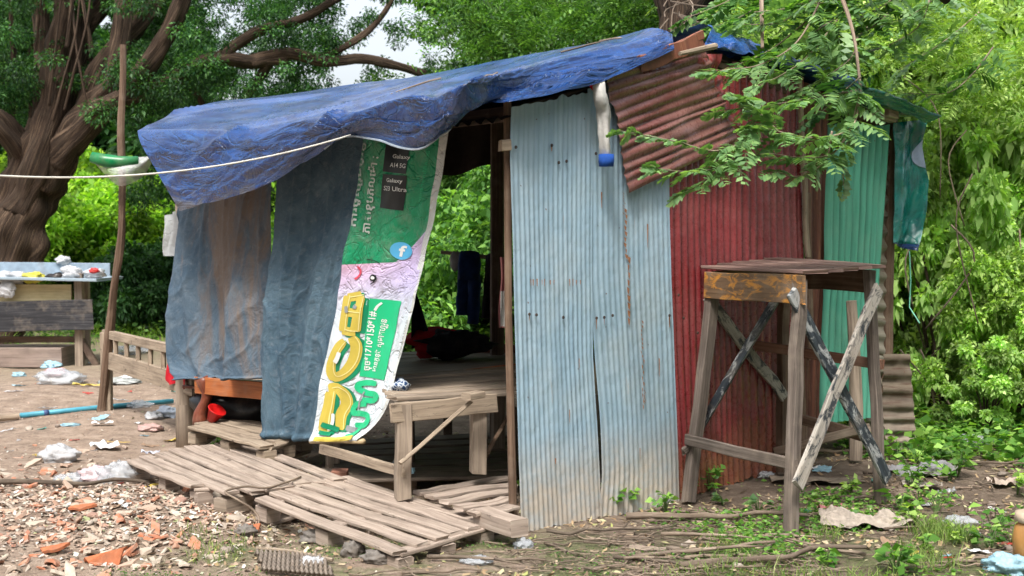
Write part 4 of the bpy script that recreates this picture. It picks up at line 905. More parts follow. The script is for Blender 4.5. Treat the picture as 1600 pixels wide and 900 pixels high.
def bag(px, py, Y, r, mat, label, seed, amp=.45, z=None, name='plastic_bag', cat_='bag', sq=1):
    c = P(px, py, Y) if z is None else Vector((P(px, py, Y).x, Y, z))
    m = MB(); m.blob((0, 0, 0), r, seed, amp, 2.0, 26, 16); o = m.build(name, mat, None, smooth=True); o.location = c; return tag(o, label, cat_)
bag(18, 434, YT, (.17, .14, .07), WPL, 'white bag at the left of the rubbish table top', 1)
bag(52, 434, YT, (.14, .12, .06), YPL, 'yellow bag on the rubbish table top', 2)
bag(88, 433, YT, (.11, .1, .045), BPL, 'black crumpled scrap on the rubbish table top', 3)
bag(112, 428, YT, (.11, .1, .085), WPL, 'tall white bag beside the black scrap on the rubbish table', 4)
bag(148, 428, YT, (.12, .1, .06), WPL, 'white bag with red print at the right end of the rubbish table', 5)
bag(147, 423, YT-.1, (.055, .03, .028), REDP, 'small red packet on the rightmost white bag', 6, name='red_packet', cat_='packet')
bag(98, 407, YT+.75, (.09, .07, .05), WPL, 'pale bag perched on the back edge of the rubbish table', 7)
bag(10, 452, YT-.12, (.10, .04, .09), WPL, 'limp pinkish bag hanging over the cream panel', 8)
# ================================================================== ground debris
TERRA = NT('terracotta'); o_ = TERRA.orand(); n_ = TERRA.noise(TERRA.obj(), 25, 5, .7)
c_ = TERRA.ramp(o_, [(0, (.42, .14, .07)), (.25, (.44, .20, .12)), (.45, (.42, .28, .21)), (.6, (.45, .36, .29)), (.8, (.38, .33, .27)), (1, (.56, .49, .40))])
c_ = TERRA.mix(TERRA.ramp(n_, [(.42, 0), (.68, .7)]), c_, (.36, .29, .23)); TERRA.pr(c_, .9, TERRA.bump(n_, .4, .01), .2); TERRA = TERRA.m
def shard(seed, L=.1, W=.06, T=.010, curve=.3):
    r = random.Random(seed); n = r.choice([4, 5, 5, 6]); pts = []
    for i in range(n):
        a = 2*PI*i/n+r.uniform(-.35, .35); pts.append((math.cos(a)*L*.5*r.uniform(.7, 1.1), math.sin(a)*W*.5*r.uniform(.7, 1.1)))
    def zc(x): return curve*(-(x*x)/(L*.5)*.5)
    # ring refined for curvature
    q = []
    for i in range(n):
        a = pts[i]; b = pts[(i+1) % n]
        for k in range(3): q.append((a[0]+(b[0]-a[0])*k/3+r.uniform(-.003, .003), a[1]+(b[1]-a[1])*k/3+r.uniform(-.003, .003)))
    m = MB(); N = len(q)
    vs = [Vector((x, y, T/2+zc(y*1.5))) for x, y in q]+[Vector((x*.98, y*.98, -T/2+zc(y*1.5))) for x, y in q]+[Vector((0, 0, T/2+.002)), Vector((0, 0, -T/2))]
    fs = [(i, (i+1) % N, 2*N) for i in range(N)]+[((i+1) % N+N, i+N, 2*N+1) for i in range(N)]+[(i, i+N, (i+1) % N+N, (i+1) % N) for i in range(N)]
    m.add(vs, fs); return m
protos = []
R2 = random.Random(5); placed = []
def shard_spot():
    while True:
        if R2.random() < .72: px, py = R2.gauss(150, 130), R2.gauss(805, 55)
        else: px, py = R2.uniform(0, 420), R2.uniform(700, 890)
        if px < -5 or px > 470 or py < 690 or py > 905: continue
        if py > 1000-.35*px and R2.random() < .8: continue
        if 200 < px < 640 and py < 760+(px-300)*.32 and py < 850: 
            if px > 310 or py < 765+.2*(px-200): continue
        if px > 400 and py < 800+(px-400)*.35: continue
        return px, py
for i in range(12):
    m = shard(i, R2.uniform(.07, .13), R2.uniform(.035, .08), R2.uniform(.008, .014), R2.uniform(0, 1.5)); protos.append(m)
meshes = []
for i, m in enumerate(protos):
    o = m.build('tile_shard', TERRA); meshes.append(o.data); bpy.data.objects.remove(o)
for i in range(296):
    px, py = shard_spot(); p = GG(px, py); o = bpy.data.objects.new('tile_shard', meshes[i % 12]); C.objects.link(o)
    k = R2.choice([.45, .55, .65, .75, .85, 1.0, 1.1, 1.25]); o.scale = (k, k*R2.uniform(.8, 1.2), k)
    o.rotation_euler = (R2.gauss(0, .32), R2.gauss(0, .32), R2.uniform(0, 6.28)); o.location = p+Z*R2.uniform(-.006, .018)
    tag(o, 'broken terracotta tile shard on the rubble heap', 'tile shard', 'broken tile shards on the rubble heap')
# bigger named ones
def big(px, py, L, W, rot, label, curve=1.6, sd=50, mat=None):
    m = shard(sd, L, W, .013, curve); o = m.build('roof_tile_piece', mat or TERRA); o.location = GG(px, py, .03); o.rotation_euler = (.1, -.15, rot); tag(o, label, 'tile piece'); return o
OR_ = m_plain('terracotta_orange', (.50, .17, .08), .9, .3, .2, .3, 20, .35)
big(165, 865, .22, .13, .5, 'largest curved orange tile piece at the front of the rubble', 3.0, 51, OR_)
big(130, 790, .19, .09, -.2, 'long orange tile piece across the middle of the rubble', 1.0, 52, OR_)
big(82, 855, .16, .09, .3, 'flat orange tile piece left of the curved one', .5, 53, OR_)
big(395, 822, .10, .08, .4, 'orange tile piece below the pallet seam', 1.5, 54, OR_)
def chips(name, n, box, size, mat, kind='stuff', zoff=.004, sd=3, dens=None, aspect=.6, tilt=.35):
    g = np.random.default_rng(sd); x = g.uniform(box[0], box[1], n); y = g.uniform(box[2], box[3], n)
    if dens is not None: k = g.random(n) < dens(x, y); x, y = x[k], y[k]; n = len(x)
    z = gh(x, y)+zoff+g.random(n)*.008; s = size*g.uniform(.4, 1.3, n); th = g.uniform(0, 6.28, n)
    a = np.stack([np.cos(th), np.sin(th), g.normal(0, tilt, n)], -1)*s[:, None]; b = np.stack([-np.sin(th), np.cos(th), g.normal(0, tilt, n)], -1)*(s*aspect*g.uniform(.5, 1.2, n))[:, None]
    c = np.stack([x, y, z], -1); V = np.stack([c-a*.5-b*.35, c+a*.3-b*.5, c+a*.55+b*.2, c-a*.2+b*.5], 1)
    o = np_mesh(name, V, 4, mat); o['kind'] = kind; return o
t = NT('chip_mix'); r = t.island(); t.pr(t.ramp(r, [(0, (.30, .13, .08)), (.2, (.48, .35, .27)), (.45, (.16, .11, .08)), (.6, (.52, .46, .38)), (.8, (.34, .24, .17)), (.93, (.62, .60, .56)), (1, (.25, .29, .12))]), .9); CHIP = t.m
t = NT('dead_leaf_mix'); r = t.island(); t.pr(t.ramp(r, [(0, (.20, .12, .06)), (.3, (.36, .26, .15)), (.55, (.09, .06, .04)), (.75, (.44, .35, .24)), (.9, (.28, .30, .09)), (1, (.55, .48, .36))]), .85); DLEAF = t.m
chips('rubble_chips', 14000, (-3.6, -.9, 5.4, 7.9), .034, CHIP, sd=4, dens=lambda x, y: np.exp(-(((x+2.2)/1.0)**2+((y-6.5)/.9)**2)))
chips('ground_litter', 9000, (-6, 0.2, 5.2, 12.5), .018, CHIP, sd=5, dens=lambda x, y: .35+.65*(vnoise(x*1.6, y*1.6, 9) > .1))
chips('leaf_litter', 15000, (-1.6, 4.6, 5.2, 9.5), .035, DLEAF, sd=6, aspect=.45, dens=lambda x, y: .25+.75*(vnoise(x*1.8, y*1.8, 4) > -.1))
# twigs and sticks
def stick_mesh(seed, L=1.0, r=.01, bend=.08):
    q = random.Random(seed); m = MB(); pts = [Vector((L*(k/7-.5), bend*q.uniform(-1, 1), .3*bend*q.uniform(-.3, 1))) for k in range(8)]
    m.tube(polyline(pts, 14), [r*(1-.5*i/14)*(1+q.uniform(-.12, .12)) for i in range(15)], 6)
    if q.random() < .6:
        b = pts[4]; m.tube([b, b+Vector((.12*L, .1*L*q.choice([-1, 1]), .02)), b+Vector((.26*L, .15*L*q.choice([-1, 1]), .02))], [r*.6, r*.45, r*.2], 5)
    return m
stm = []
for i in range(10):
    o = stick_mesh(i, 1.0, [.0045, .007, .010, .016][i % 4], [.05, .02, .035][i % 3]).build('twig', TWIG, None, smooth=True); stm.append(o.data); bpy.data.objects.remove(o)
R3 = random.Random(21)
def put_stick(px, py, L, rz, k, label, group=None, dz=.012):
    o = bpy.data.objects.new('twig', stm[k % 10]); C.objects.link(o); o.location = GG(px, py)+Z*dz; o.scale = (L, min(1.4, max(.5, L*1.3)), min(1.3, max(.5, L*1.3)))
    o.rotation_euler = (R3.uniform(-.1, .1), R3.uniform(-.05, .05), rz); tag(o, label, 'stick' if not group else 'twig', group)
for i in range(286):
    z_ = R3.random()
    if z_ < .62: px, py = R3.uniform(800, 1290), R3.uniform(800, 905)
    elif z_ < .88: px, py = R3.uniform(1220, 1610), R3.uniform(690, 890)
    else: px, py = R3.uniform(380, 800), R3.uniform(845, 905)
    if px < 1060 and py < 850-.18*(px-800): continue
    if px < 800 and py < 800+.2*(px-380): continue
    put_stick(px, py, R3.uniform(.10, .5), R3.gauss(0, .4) if i % 3 else R3.uniform(0, 3.14), i, 'thin dry twig lying among the litter right of the shack' if px > 800 else 'thin dry twig lying in the mossy mud below the pallets', 'dry twigs right of the shack' if px > 800 else 'dry twigs below the pallets')
for (px, py, L, rz, k, lb) in [(1290, 712, .75, .05, 3, 'long brown stick behind the stand legs'), (1100, 868, .70, .25, 7, 'forked pale stick in front of the pale sheets'), (1120, 815, .95, -.10, 3, 'long straight stick at the foot of the tall stand'),
                               (1210, 880, .9, .18, 3, 'thick peeled stick in the grass at the bottom edge'), (1120, 845, .55, -.03, 7, 'flat bark piece with an orange edge near the stand'), (1420, 832, .30, .35, 7, 'short branch right of the crumpled rag'),
                               (1500, 712, .35, .35, 7, 'pale branch in the weeds beyond the stand'), (1560, 730, .55, -.2, 3, 'brown branch in the weeds at the right'), (760, 882, .55, -.22, 7, 'long pale stick below the pallet corner'),
                               (960, 838, .7, .35, 2, 'curved thin stick below the pale sheets'), (1560, 820, .6, .7, 2, 'dark thin branch standing up by the right edge'), (1530, 590, 1.1, .3, 7, 'bare tangled branch above the teal bag'), (1490, 610, .8, .6, 2, 'bare twig crossing over the teal bag'),
                               (120, 762, .9, .05, 3, 'pale stick at the top of the rubble heap'), (250, 780, .4, .3, 1, 'thin stick beside the left pallet')]:
    put_stick(px, py, L, rz, k, lb, None, .03)
o = bpy.context.scene.objects
# bent twig over the pallets
m = MB(); m.tube(polyline([G(470, 745, .16), G(420, 762, .165), G(385, 760, .18), G(352, 768, .17), G(370, 780, .16), G(395, 796, .10), G(405, 812, .05), G(400, 826, .02)], 30), [.006]*25+[.005]*6, 6)
tag(m.build('bent_twig', TWIG, None, smooth=True), 'thin bent twig trailing over the seam of the two pallets', 'twig')

# ================================================================== rubbish
def gbag(px, py, r, mat, label, seed, name='plastic_bag', cat_='bag', dz=0):
    p = GG(px, py); m = MB(); m.blob((0, 0, 0), r, seed, .5, 2.2, 30, 18, flat=-r[2]*.5); o = m.build(name, mat, None, smooth=True); o.location = p+Z*(r[2]*.5+dz); return tag(o, label, cat_)
gbag(92, 722, (.125, .10, .075), WPL, 'knotted white plastic bag on the bare dirt', 11)
gbag(150, 752, (.10, .09, .06), m_plastic('plastic_pinkish', (.66, .52, .54), .8), 'pinkish white bag at the top of the rubble', 12)
gbag(185, 752, (.12, .10, .075), CLR, 'clear plastic bag beside the left pallet', 13)
gbag(110, 752, (.09, .07, .03), CLR, 'flat clear plastic scrap left of the pinkish bag', 14)
gbag(95, 598, (.24, .18, .08), CLR, 'large crumpled clear plastic sheet on the dirt', 15)
gbag(52, 568, (.16, .14, .11), m_plain('paper_brown', (.42, .31, .23), .8), 'brown paper bag below the charred board', 16, 'paper_bag')
gbag(82, 575, (.11, .09, .05), BLP, 'light blue plastic scrap beside the brown paper bag', 17)
gbag(20, 575, (.18, .13, .05), m_plastic('plastic_green_pale', (.25, .5, .36), .7), 'pale green plastic scrap at the left edge', 18)
gbag(88, 587, (.13, .07, .05), m_plastic('plastic_pink', (.66, .40, .44), .9), 'pink and blue wrapper on the dirt', 19, 'wrapper', 'wrapper')
gbag(30, 588, (.07, .05, .03), BLP, 'small blue wrapper at the far left', 20, 'wrapper', 'wrapper')
gbag(262, 652, (.09, .08, .06), m_plastic('plastic_bluish', (.50, .58, .70), .8), 'bluish plastic bag beside the round post', 21)
gbag(240, 655, (.07, .06, .04), WPL, 'small white bag left of the bluish one by the post', 22)
gbag(218, 637, (.10, .08, .04), CLR, 'clear scrap lying on the blue pipe', 23)
gbag(236, 672, (.10, .07, .03), m_plastic('plastic_rose', (.58, .38, .34), .8), 'rose coloured scrap near the round post', 24)
gbag(110, 665, (.07, .05, .012), BLP, 'flat blue wrapper on the bare dirt', 25, 'wrapper', 'wrapper')
gbag(250, 520, (.22, .2, .16), m_plastic('plastic_greyish', (.42, .45, .46), .95), 'grey sack beyond the slatted bed end', 26, 'sack', 'sack')
gbag(205, 552, (.25, .2, .06), CLR, 'clear plastic sheet beyond the slatted bed end', 27)
gbag(185, 598, (.20, .15, .03), m_plastic('plastic_dull', (.5, .52, .5), .8), 'flat grey plastic beneath the slatted bed end', 28)
gbag(818, 856, (.045, .04, .03), CLR, 'small clear cup crushed below the timber block', 29, 'plastic_cup', 'cup')
gbag(745, 880, (.07, .05, .02), CLR, 'clear scrap lying on a stick below the pallet', 30)
gbag(488, 886, (.06, .05, .03), WPL, 'white scrap on the black mesh tray', 31)
gbag(1500, 820, (.08, .05, .03), CLR, 'clear bluish scrap among the weeds', 32)
gbag(1572, 892, (.10, .08, .05), BLP, 'light blue plastic bag in the front right corner', 33)
gbag(1455, 622, (.20, .13, .12), m_plastic('plastic_mint', (.18, .60, .46), .9), 'mint green plastic bag in the weeds below the tangled branch', 34, dz=.14)
gbag(1408, 600, (.12, .10, .06), BPL, 'black plastic lump in the bushes right of the shack', 35, dz=.1)
gbag(620, 768, (.028, .025, .045), CLR, 'small clear bottle with blue cap beside the front bed leg', 36, 'small_bottle', 'bottle', .13)
gbag(643, 775, (.02, .02, .022), BLP, 'blue bottle cap right of the front bed leg', 37, 'bottle_cap', 'cap', .13)
gbag(1195, 745, (.05, .05, .02), WPL, 'round white tub lid by the red sheet foot', 38, 'tub', 'tub')
def flat(px, py, w, h, rot, mat, label, name='paper_sheet', cat_='paper', curl=.02, sd=0):
    p = GG(px, py); c, s = math.cos(rot), math.sin(rot)
    def f(u, v):
        x = (u-.5)*w; y = (v-.5)*h; return Vector((x*c-y*s, x*s+y*c, .012+curl*abs(noise.noise(Vector((u*3, v*3, sd))))*2+curl*.6*(u-.5)**2*4))
    m = MB(); m.grid(f, 14, 12); o = m.build(name, mat, None, smooth=True); o.location = p; return tag(o, label, cat_)
PAPER = m_plain('paper_white', (.70, .70, .70), .7, .1, .2, .1, 9, .12)
flat(163, 702, .19, .13, .4, PAPER, 'folded white paper sheet lying on the dirt', curl=.035, sd=3)
flat(160, 665, .16, .05, .3, PAPER, 'narrow white paper strip behind the folded sheet', sd=4)
flat(205, 592, .22, .14, -.2, PAPER, 'white foam board beneath the slatted bed end', 'foam_board', 'board', sd=5)
flat(185, 694, .17, .02, -.1, m_plain('card_yellow', (.6, .42, .12), .7), 'thin yellow card strip by the folded paper', 'card_strip', 'card', .006)
flat(235, 712, .12, .05, .1, m_plastic('foil', (.5, .52, .6), .95), 'shiny wrapper at the corner of the left pallet', 'wrapper', 'wrapper')
flat(140, 605, .34, .035, -.1, m_plain('plastic_strip_yellow', (.62, .48, .10), .5), 'yellow plastic strip in front of the clear sheet', 'plastic_strip', 'strip')
flat(1300, 800, .16, .10, .3, PINKF, 'small brownish rag under the crumpled sack', 'rag', 'rag')
flat(1275, 755, .55, .16, -.05, m_plain('card_dirty', (.30, .24, .18), .9), 'dirty flattened cardboard behind the stand', 'cardboard', 'cardboard')
flat(1440, 762, .22, .1, -.2, m_plain('card_pale', (.42, .37, .32), .9), 'pale flat card among the weeds', 'cardboard', 'cardboard', .02, 5)
flat(1570, 760, .2, .12, .2, m_plain('card_pale2', (.45, .36, .30), .9), 'pinkish slab in the weeds at the right edge', 'cardboard', 'cardboard', .03, 6)
flat(1020, 862, .25, .06, -.15, m_plain('bark_flat', (.28, .22, .17), .9), 'flat splintered bark slab between the sticks', 'bark_slab', 'bark', .01, 8)
# blue pipe
m = MB(); a = GG(32, 655); b = GG(270, 632); m.tube([a+Z*.03, a.lerp(b, .5)+Z*.035, b+Z*.03], .022, 10)
bp = m.build('water_pipe', m_plain('pipe_blue', (.07, .33, .44), .4), None, smooth=True); tag(bp, 'long blue plastic pipe lying on the dirt', 'pipe')
m = MB(); m.tube([a+(b-a)*.14+Z*.031, a+(b-a)*.17+Z*.031], .027, 10); m.build('coupling', m_plain('pipe_navy', (.02, .08, .25), .4), bp, smooth=True)
m = MB(); a = GG(-30, 662); b = GG(30, 656); m.tube([a+Z*.03, b+Z*.03], .028, 10); tag(m.build('bamboo_piece', W_TAN, None), 'tan bamboo piece at the end of the blue pipe', 'bamboo')
# red basin under carved bed
m = MB(); m.lathe((0, 0, 0), [(.0, 0), (.03, 0), (.062, .09), (.066, .09), (.062, .097), (.03, .008), (0, .006)], 22); o = m.build('red_basin', REDP, None, smooth=True); o.location = P(330, 657, 8.42); o.rotation_euler = (.25, .55, 0); tag(o, 'tilted red plastic basin under the polished bed', 'basin')
m = MB(); m.blob((0, 0, 0), (.32, .25, .15), 9, .3, 1.5, 20, 12); o = m.build('black_sack', BPL, None, smooth=True); o.location = P(378, 632, 8.75); tag(o, 'black sack stuffed under the polished bed', 'sack')
WR = [BLP, WPL, m_plain('wrap_red', (.5, .05, .04), .4), TEALP, m_plain('wrap_yellow', (.6, .45, .08), .5), PAPER, CLR, m_plain('wrap_brown', (.3, .2, .13), .8)]
wm = []
for i, mt_ in enumerate(WR):
    m = MB(); m.grid(lambda u, v: Vector(((u-.5)*.11*(1+.4*math.sin(v*5+i)), (v-.5)*.065*(1+.5*math.sin(u*4+i*2)), .006+.022*abs(noise.noise(Vector((u*4, v*3, i*3.1)))))), 10, 8)
    o = m.build('plastic_scrap', mt_, None, smooth=True); wm.append(o.data); bpy.data.objects.remove(o)
for i in range(64):
    px, py = (R3.uniform(0, 300), R3.uniform(545, 800)) if i < 44 else (R3.uniform(1250, 1600), R3.uniform(700, 880))
    o = bpy.data.objects.new('plastic_scrap', wm[i % 8]); C.objects.link(o); o.location = GG(px, py); k = R3.uniform(.35, 1.2); o.scale = (k, k, k); o.rotation_euler = (R3.uniform(-.2, .2), R3.uniform(-.2, .2), R3.uniform(0, 6.28))
    tag(o, 'small torn scrap of plastic or paper on the bare dirt' if i < 44 else 'small torn scrap lying among the weeds', 'scrap', 'small scraps on the bare dirt' if i < 44 else 'small scraps among the weeds')
# black woven mesh tray at the bottom
m = MB(); Rm = random.Random(3)
p0 = GG(402, 872); ex = (GG(500, 880)-p0); ey = (GG(410, 890)-p0)*1.3
for j in range(5):
    for i in range(15):
        c = p0+ex*((i+.5*(j % 2))/14)+ey*(j/4)+Z*.02; m.tube([c-ex*.034+Z*-.008, c+Z*.016, c+ex*.034+Z*-.008], [.008, .010, .008], 6)
        m.tube([c-ey*.13, c+ey*.13+Z*.008], [.006, .006], 5)
tag(m.build('woven_tray', m_plain('rubber_grey', (.24, .20, .165), .7, .3, .3, .3, 20, .5), None, smooth=True), 'muddy grey woven mesh strip lying in the moss', 'mesh strip')
m = MB(); m.tube([GG(402, 866)+Z*.03, GG(460, 872)+Z*.03, GG(520, 882)+Z*.02], .009, 7); tag(m.build('pale_stick', W_TAN, None), 'pale straight stick along the woven mesh strip', 'stick')
# dark gap junk below the pallets
for (px, py, r, sd, lb) in [(552, 868, (.05, .05, .045), 41, 'muddy tin can under the front pallet edge'), (590, 878, (.07, .05, .035), 42, 'grey stone under the front pallet corner'), (770, 834, (.04, .04, .04), 43, 'dark glass jar under the timber block'), (385, 835, (.05, .04, .03), 44, 'brown stone below the pallet seam'), (500, 848, (.08, .05, .04), 45, 'dark stone in the shadow of the right pallet')]:
    gbag(px, py, r, m_plain('stone%d' % sd, (.20, .18, .16) if sd != 43 else (.02, .015, .012), .8 if sd != 43 else .15, .4, .4, .5, 22), lb, sd, 'stone' if 'stone' in lb else ('tin_can' if 'can' in lb else 'glass_jar'), 'stone' if 'stone' in lb else ('can' if 'can' in lb else 'jar'))
# small stones
stn = []
for i in range(4):
    m = MB(); m.blob((0, 0, 0), (.035, .028, .018), 60+i, .5, 2, 10, 7); o = m.build('pebble', m_plain('pebble%d' % i, [(.32, .26, .22), (.22, .18, .15), (.42, .36, .30), (.36, .22, .17)][i], .9), None, smooth=True); stn.append(o.data); bpy.data.objects.remove(o)
for i in range(60):
    px, py = R3.uniform(0, 1600), R3.uniform(650, 895); p = GG(px, py)
    if (p-A).dot(gn) < .05 and (p-A).dot(fn) < .6 and px > 200: continue
    o = bpy.data.objects.new('pebble', stn[i % 4]); C.objects.link(o); o.location = p+Z*.006; k = R3.uniform(.4, 1.2); o.scale = (k, k, k); o.rotation_euler = (0, 0, R3.uniform(0, 6)); tag(o, 'small pebble on the dirt', 'pebble', 'small pebbles scattered on the dirt')
# crumpled rags on the right
def ragmesh(px, py, w, h, rot, mat, label, amp, sd, name='crumpled_cloth', cat_='cloth'):
    p = GG(px, py); c, s = math.cos(rot), math.sin(rot)
    def f(u, v):
        x = (u-.5)*w*(1+.25*noise.noise(Vector((v*3, sd, 0)))); y = (v-.5)*h*(1+.4*noise.noise(Vector((u*3, sd, 5))))
        z = .012+amp*.8*max(0, noise.noise(Vector((u*2.5+sd, v*2.0, 1)))+.2)+amp*.5*(1-min(1, 3.6*abs(noise.noise(Vector((u*4+v*2, v*3-u, sd))))))*(1-abs(2*v-1)**3)+amp*.08*(1-min(1, 3.6*abs(noise.noise(Vector((u*9-v*5, v*7+u*3, sd+4))))))
        return Vector((x*c-y*s, x*s+y*c, z+.01*noise.noise(Vector((u*15, v*15, sd)))))
    m = MB(); m.grid(f, 60, 40); o = m.build(name, mat, None, smooth=True); o.location = p; return tag(o, label, cat_)
ragmesh(1350, 822, .44, .26, -.15, m_plain('sack_pale', (.40, .345, .29), .8, .3, .2, .6, 30, .35), 'crumpled pale woven sack on the ground right of the stand', .075, 3)
ragmesh(1440, 742, .42, .22, .1, m_plain('cloth_grey', (.24, .24, .25), .8), 'crumpled grey garment behind the right stand leg', .09, 9)
# bottle lying in the weeds
bt = empty('plastic_bottle', GG(1515, 690), 'clear plastic bottle with a blue cap lying in the weeds', 'bottle')
ax = (Vector((1, -.25, .0))).normalized(); bo = GG(1500, 688, .06)
m = MB(); m.lathe(bo, [(.0, 0), (.045, .0), (.05, .02), (.05, .17), (.035, .21), (.015, .24), (.015, .26)], 16, ax); m.build('bottle_body', CLR, bt, smooth=True)
m = MB(); m.lathe(bo+ax*.255, [(.0, .025), (.018, .025), (.018, 0), (0, 0)], 12, ax); m.build('cap', m_plain('cap_blue', (.03, .25, .5), .4), bt, smooth=True)
# jar in the front right corner
jr = empty('clay_jar', GG(1605, 880), 'orange-brown jar with a pale rim cut by the right edge of the photo', 'jar')
jc = GG(1614, 882)
m = MB(); m.lathe(jc, [(.0, 0), (.06, 0), (.085, .05), (.09, .12), (.08, .17), (.065, .19)], 20); m.build('jar_body', m_plain('jar_orange', (.50, .25, .08), .35), jr, smooth=True)
m = MB(); m.lathe(jc, [(.065, .19), (.08, .20), (.08, .235), (.06, .24), (.0, .238)], 20); m.build('rim', m_plain('jar_rim', (.60, .48, .36), .5), jr, smooth=True)

# ================================================================== vegetation
def unit(a): return a/np.maximum(1e-6, np.linalg.norm(a, axis=-1, keepdims=True))
def leaf_quads(P_, D, L, W, g, droop=.25):
    """one folded diamond per leaf"""
    n = len(P_); up = np.array([0, 0, 1.0])+g.normal(0, .55, (n, 3)); S = unit(np.cross(D, up)); Nn = unit(np.cross(S, D))
    L = L[:, None]; W = W[:, None]
    tip = P_+D*L-np.array([0, 0, 1])*L*droop; mid = P_+D*L*.45
    return np.stack([P_, mid+S*W*.5+Nn*W*.12, tip, mid-S*W*.5+Nn*W*.12], 1)
def leaves(name, cl, n, size, mat, parent=None, sd=0, asp=.5, squash=.7, shell=.5, tvar=.35, inward=True):
    g = np.random.default_rng(sd); cl = np.array(cl, float); w = cl[:, 3]**2.2; idx = g.choice(len(cl), n, p=w/w.sum())
    d = unit(g.normal(0, 1, (n, 3))); r = g.random(n)**shell; c = cl[idx]
    pos = c[:, :3]+d*np.array([1, 1, squash])*(r*c[:, 3])[:, None]
    D = unit(d*.8+g.normal(0, .7, (n, 3))+np.array([0, 0, -.1])); L = size*g.uniform(.6, 1.3, n)
    V = leaf_quads(pos, D, L, L*asp*g.uniform(.8, 1.2, n), g)
    tint = (1-tvar*.5+tvar*g.random(len(cl)))[idx]*(.75+.3*r)  # inner leaves darker, shade inside each cluster put into the tint
    return np_mesh(name, V, 4, mat, parent, tint)
def fronds(B_, D, L, pairs, pl, pw, g, droop=.5):
    """pinnate leaves: (N) -> quads (N*pairs*2,4,3)"""
    n = len(B_); up = np.array([0, 0, 1.0])+g.normal(0, .35, (n, 3)); S = unit(np.cross(D, up)); Nn = unit(np.cross(S, D)); out = []; L = np.asarray(L)[:, None]
    for k in range(pairs):
        t_ = (k+.6)/pairs; c = B_+D*L*t_-np.array([0, 0, 1])*L*droop*t_*t_
        ln = pl*(math.sin(PI*(.18+.75*t_)))*(L/np.mean(L))
        for s in (-1, 1):
            j = g.normal(0, .12, (n, 3)); dd = unit(S*s+D*.45-Nn*.25+j); sid = unit(np.cross(dd, Nn))
            out.append(np.stack([c, c+dd*ln*.45+sid*pw*.5, c+dd*ln-Nn*ln*.12, c+dd*ln*.45-sid*pw*.5], 1))
    # rachis
    tipp = B_+D*L-np.array([0, 0, 1])*L*droop; md = B_+D*L*.5-np.array([0, 0, 1])*L*droop*.25
    out.append(np.stack([B_-S*.0015, md-S*.0012, tipp, md+S*.0012], 1))
    return np.concatenate(out, 0)
L_NEAR = m_leaf('leaf_near', (.10, .20, .08), (.15, .28, .11), (.24, .39, .14), .35, .45, .4)
L_LIME = m_leaf('leaf_lime', (.11, .24, .02), (.19, .38, .035), (.32, .50, .06), .45, .3)
L_MID = m_leaf('leaf_mid', (.03, .09, .02), (.07, .17, .035), (.15, .29, .06), .4, .3)
L_DARK = m_leaf('leaf_dark', (.012, .045, .012), (.028, .085, .024), (.06, .15, .04), .3, .3)
L_CAN = m_leaf('leaf_canopy', (.012, .05, .018), (.03, .095, .028), (.08, .19, .05), .35, .3)
L_RIGHT = m_leaf('leaf_right', (.13, .25, .05), (.30, .47, .11), (.48, .64, .20), .4, .35)
L_HAZE = m_leaf('leaf_hazy', (.20, .35, .10), (.34, .51, .17), (.48, .64, .25), .45, .1, .7)

# ---- big spreading tree on the left
Yt = 17.0
def T(px, py, dy=0): return P(px, py, Yt+dy)
big_tree = empty('spreading_tree', Vector((T(20, 400).x, Yt, 0)), 'massive dark-barked spreading tree with many forking limbs at the left', 'tree')
def limb(pts, r0, r1, name='limb', par=big_tree, n=26, seg=12, wob=.35, mat=BARK):
    n = n*2 if r0 > .15 else n; p = polyline(pts, n); m = MB(); m.tube(p, [r0+(r1-r0)*(i/n)**.8 for i in range(n+1)], seg*2 if r0 > .15 else seg, wob=wob, ridge=.20 if r0 > .1 else .12); return m.build(name, mat, par, smooth=True)
bx_ = T(20, 400).x
limb([Vector((bx_-.35, Yt, -.2)), T(14, 400), T(36, 320), T(62, 250), T(84, 200)], .42, .33, 'trunk', seg=26, wob=.45)
limb([T(30, 330, -.2), T(58, 260, -.3), T(78, 180, -.3), T(88, 100, -.3), T(98, 20, -.3), T(104, -90, -.3)], .20, .13, wob=.45)
limb([T(60, 270, .1), T(92, 190, .1), T(112, 110, .2), T(122, 40, .2), T(130, -80, .2)], .21, .14, wob=.45)
limb([T(40, 300, .1), T(62, 200, .3), T(66, 100, .4), T(62, 0, .4), T(58, -80, .4)], .15, .10, wob=.4)
limb([T(75, 290, -.1), T(118, 205, -.3), T(150, 165, -.3), T(178, 120, -.4), T(190, 50, -.5), T(196, -80, -.5)], .22, .10)
limb([T(90, 250, -.2), T(150, 180, -.5), T(196, 150, -.6), T(232, 100, -.8), T(272, 30, -.9), T(300, -60, -1)], .20, .08)
limb([T(130, 190, -.2), T(160, 110, -.1), T(205, 50, .1), T(245, 0, .2), T(280, -60, .3)], .17, .11)
limb([T(190, 152, -.6), T(240, 138, -.6), T(290, 112, -.6), T(340, 92, -.6), T(400, 96, -.5), T(450, 92, -.5)], .14, .07)
limb([T(395, 96, -.5), T(450, 84, -.5), T(510, 96, -.5), T(560, 92, -.4), T(610, 100, -.3), T(665, 116, -.2)], .10, .05)
limb([T(340, 92, -.6), T(400, 50, -.6), T(470, 30, -.6), T(540, -10, -.5)], .08, .05)
limb([T(500, 92, -.5), T(560, 60, -.4), T(600, 20, -.3), T(630, -40, -.3)], .05, .03)
limb([T(45, 250), T(20, 215, -.3), T(-10, 185, -.5), T(-60, 150, -.6)], .20, .12)
limb([T(110, 60, .3), T(150, 20, .5), T(190, -50, .5)], .16, .1)
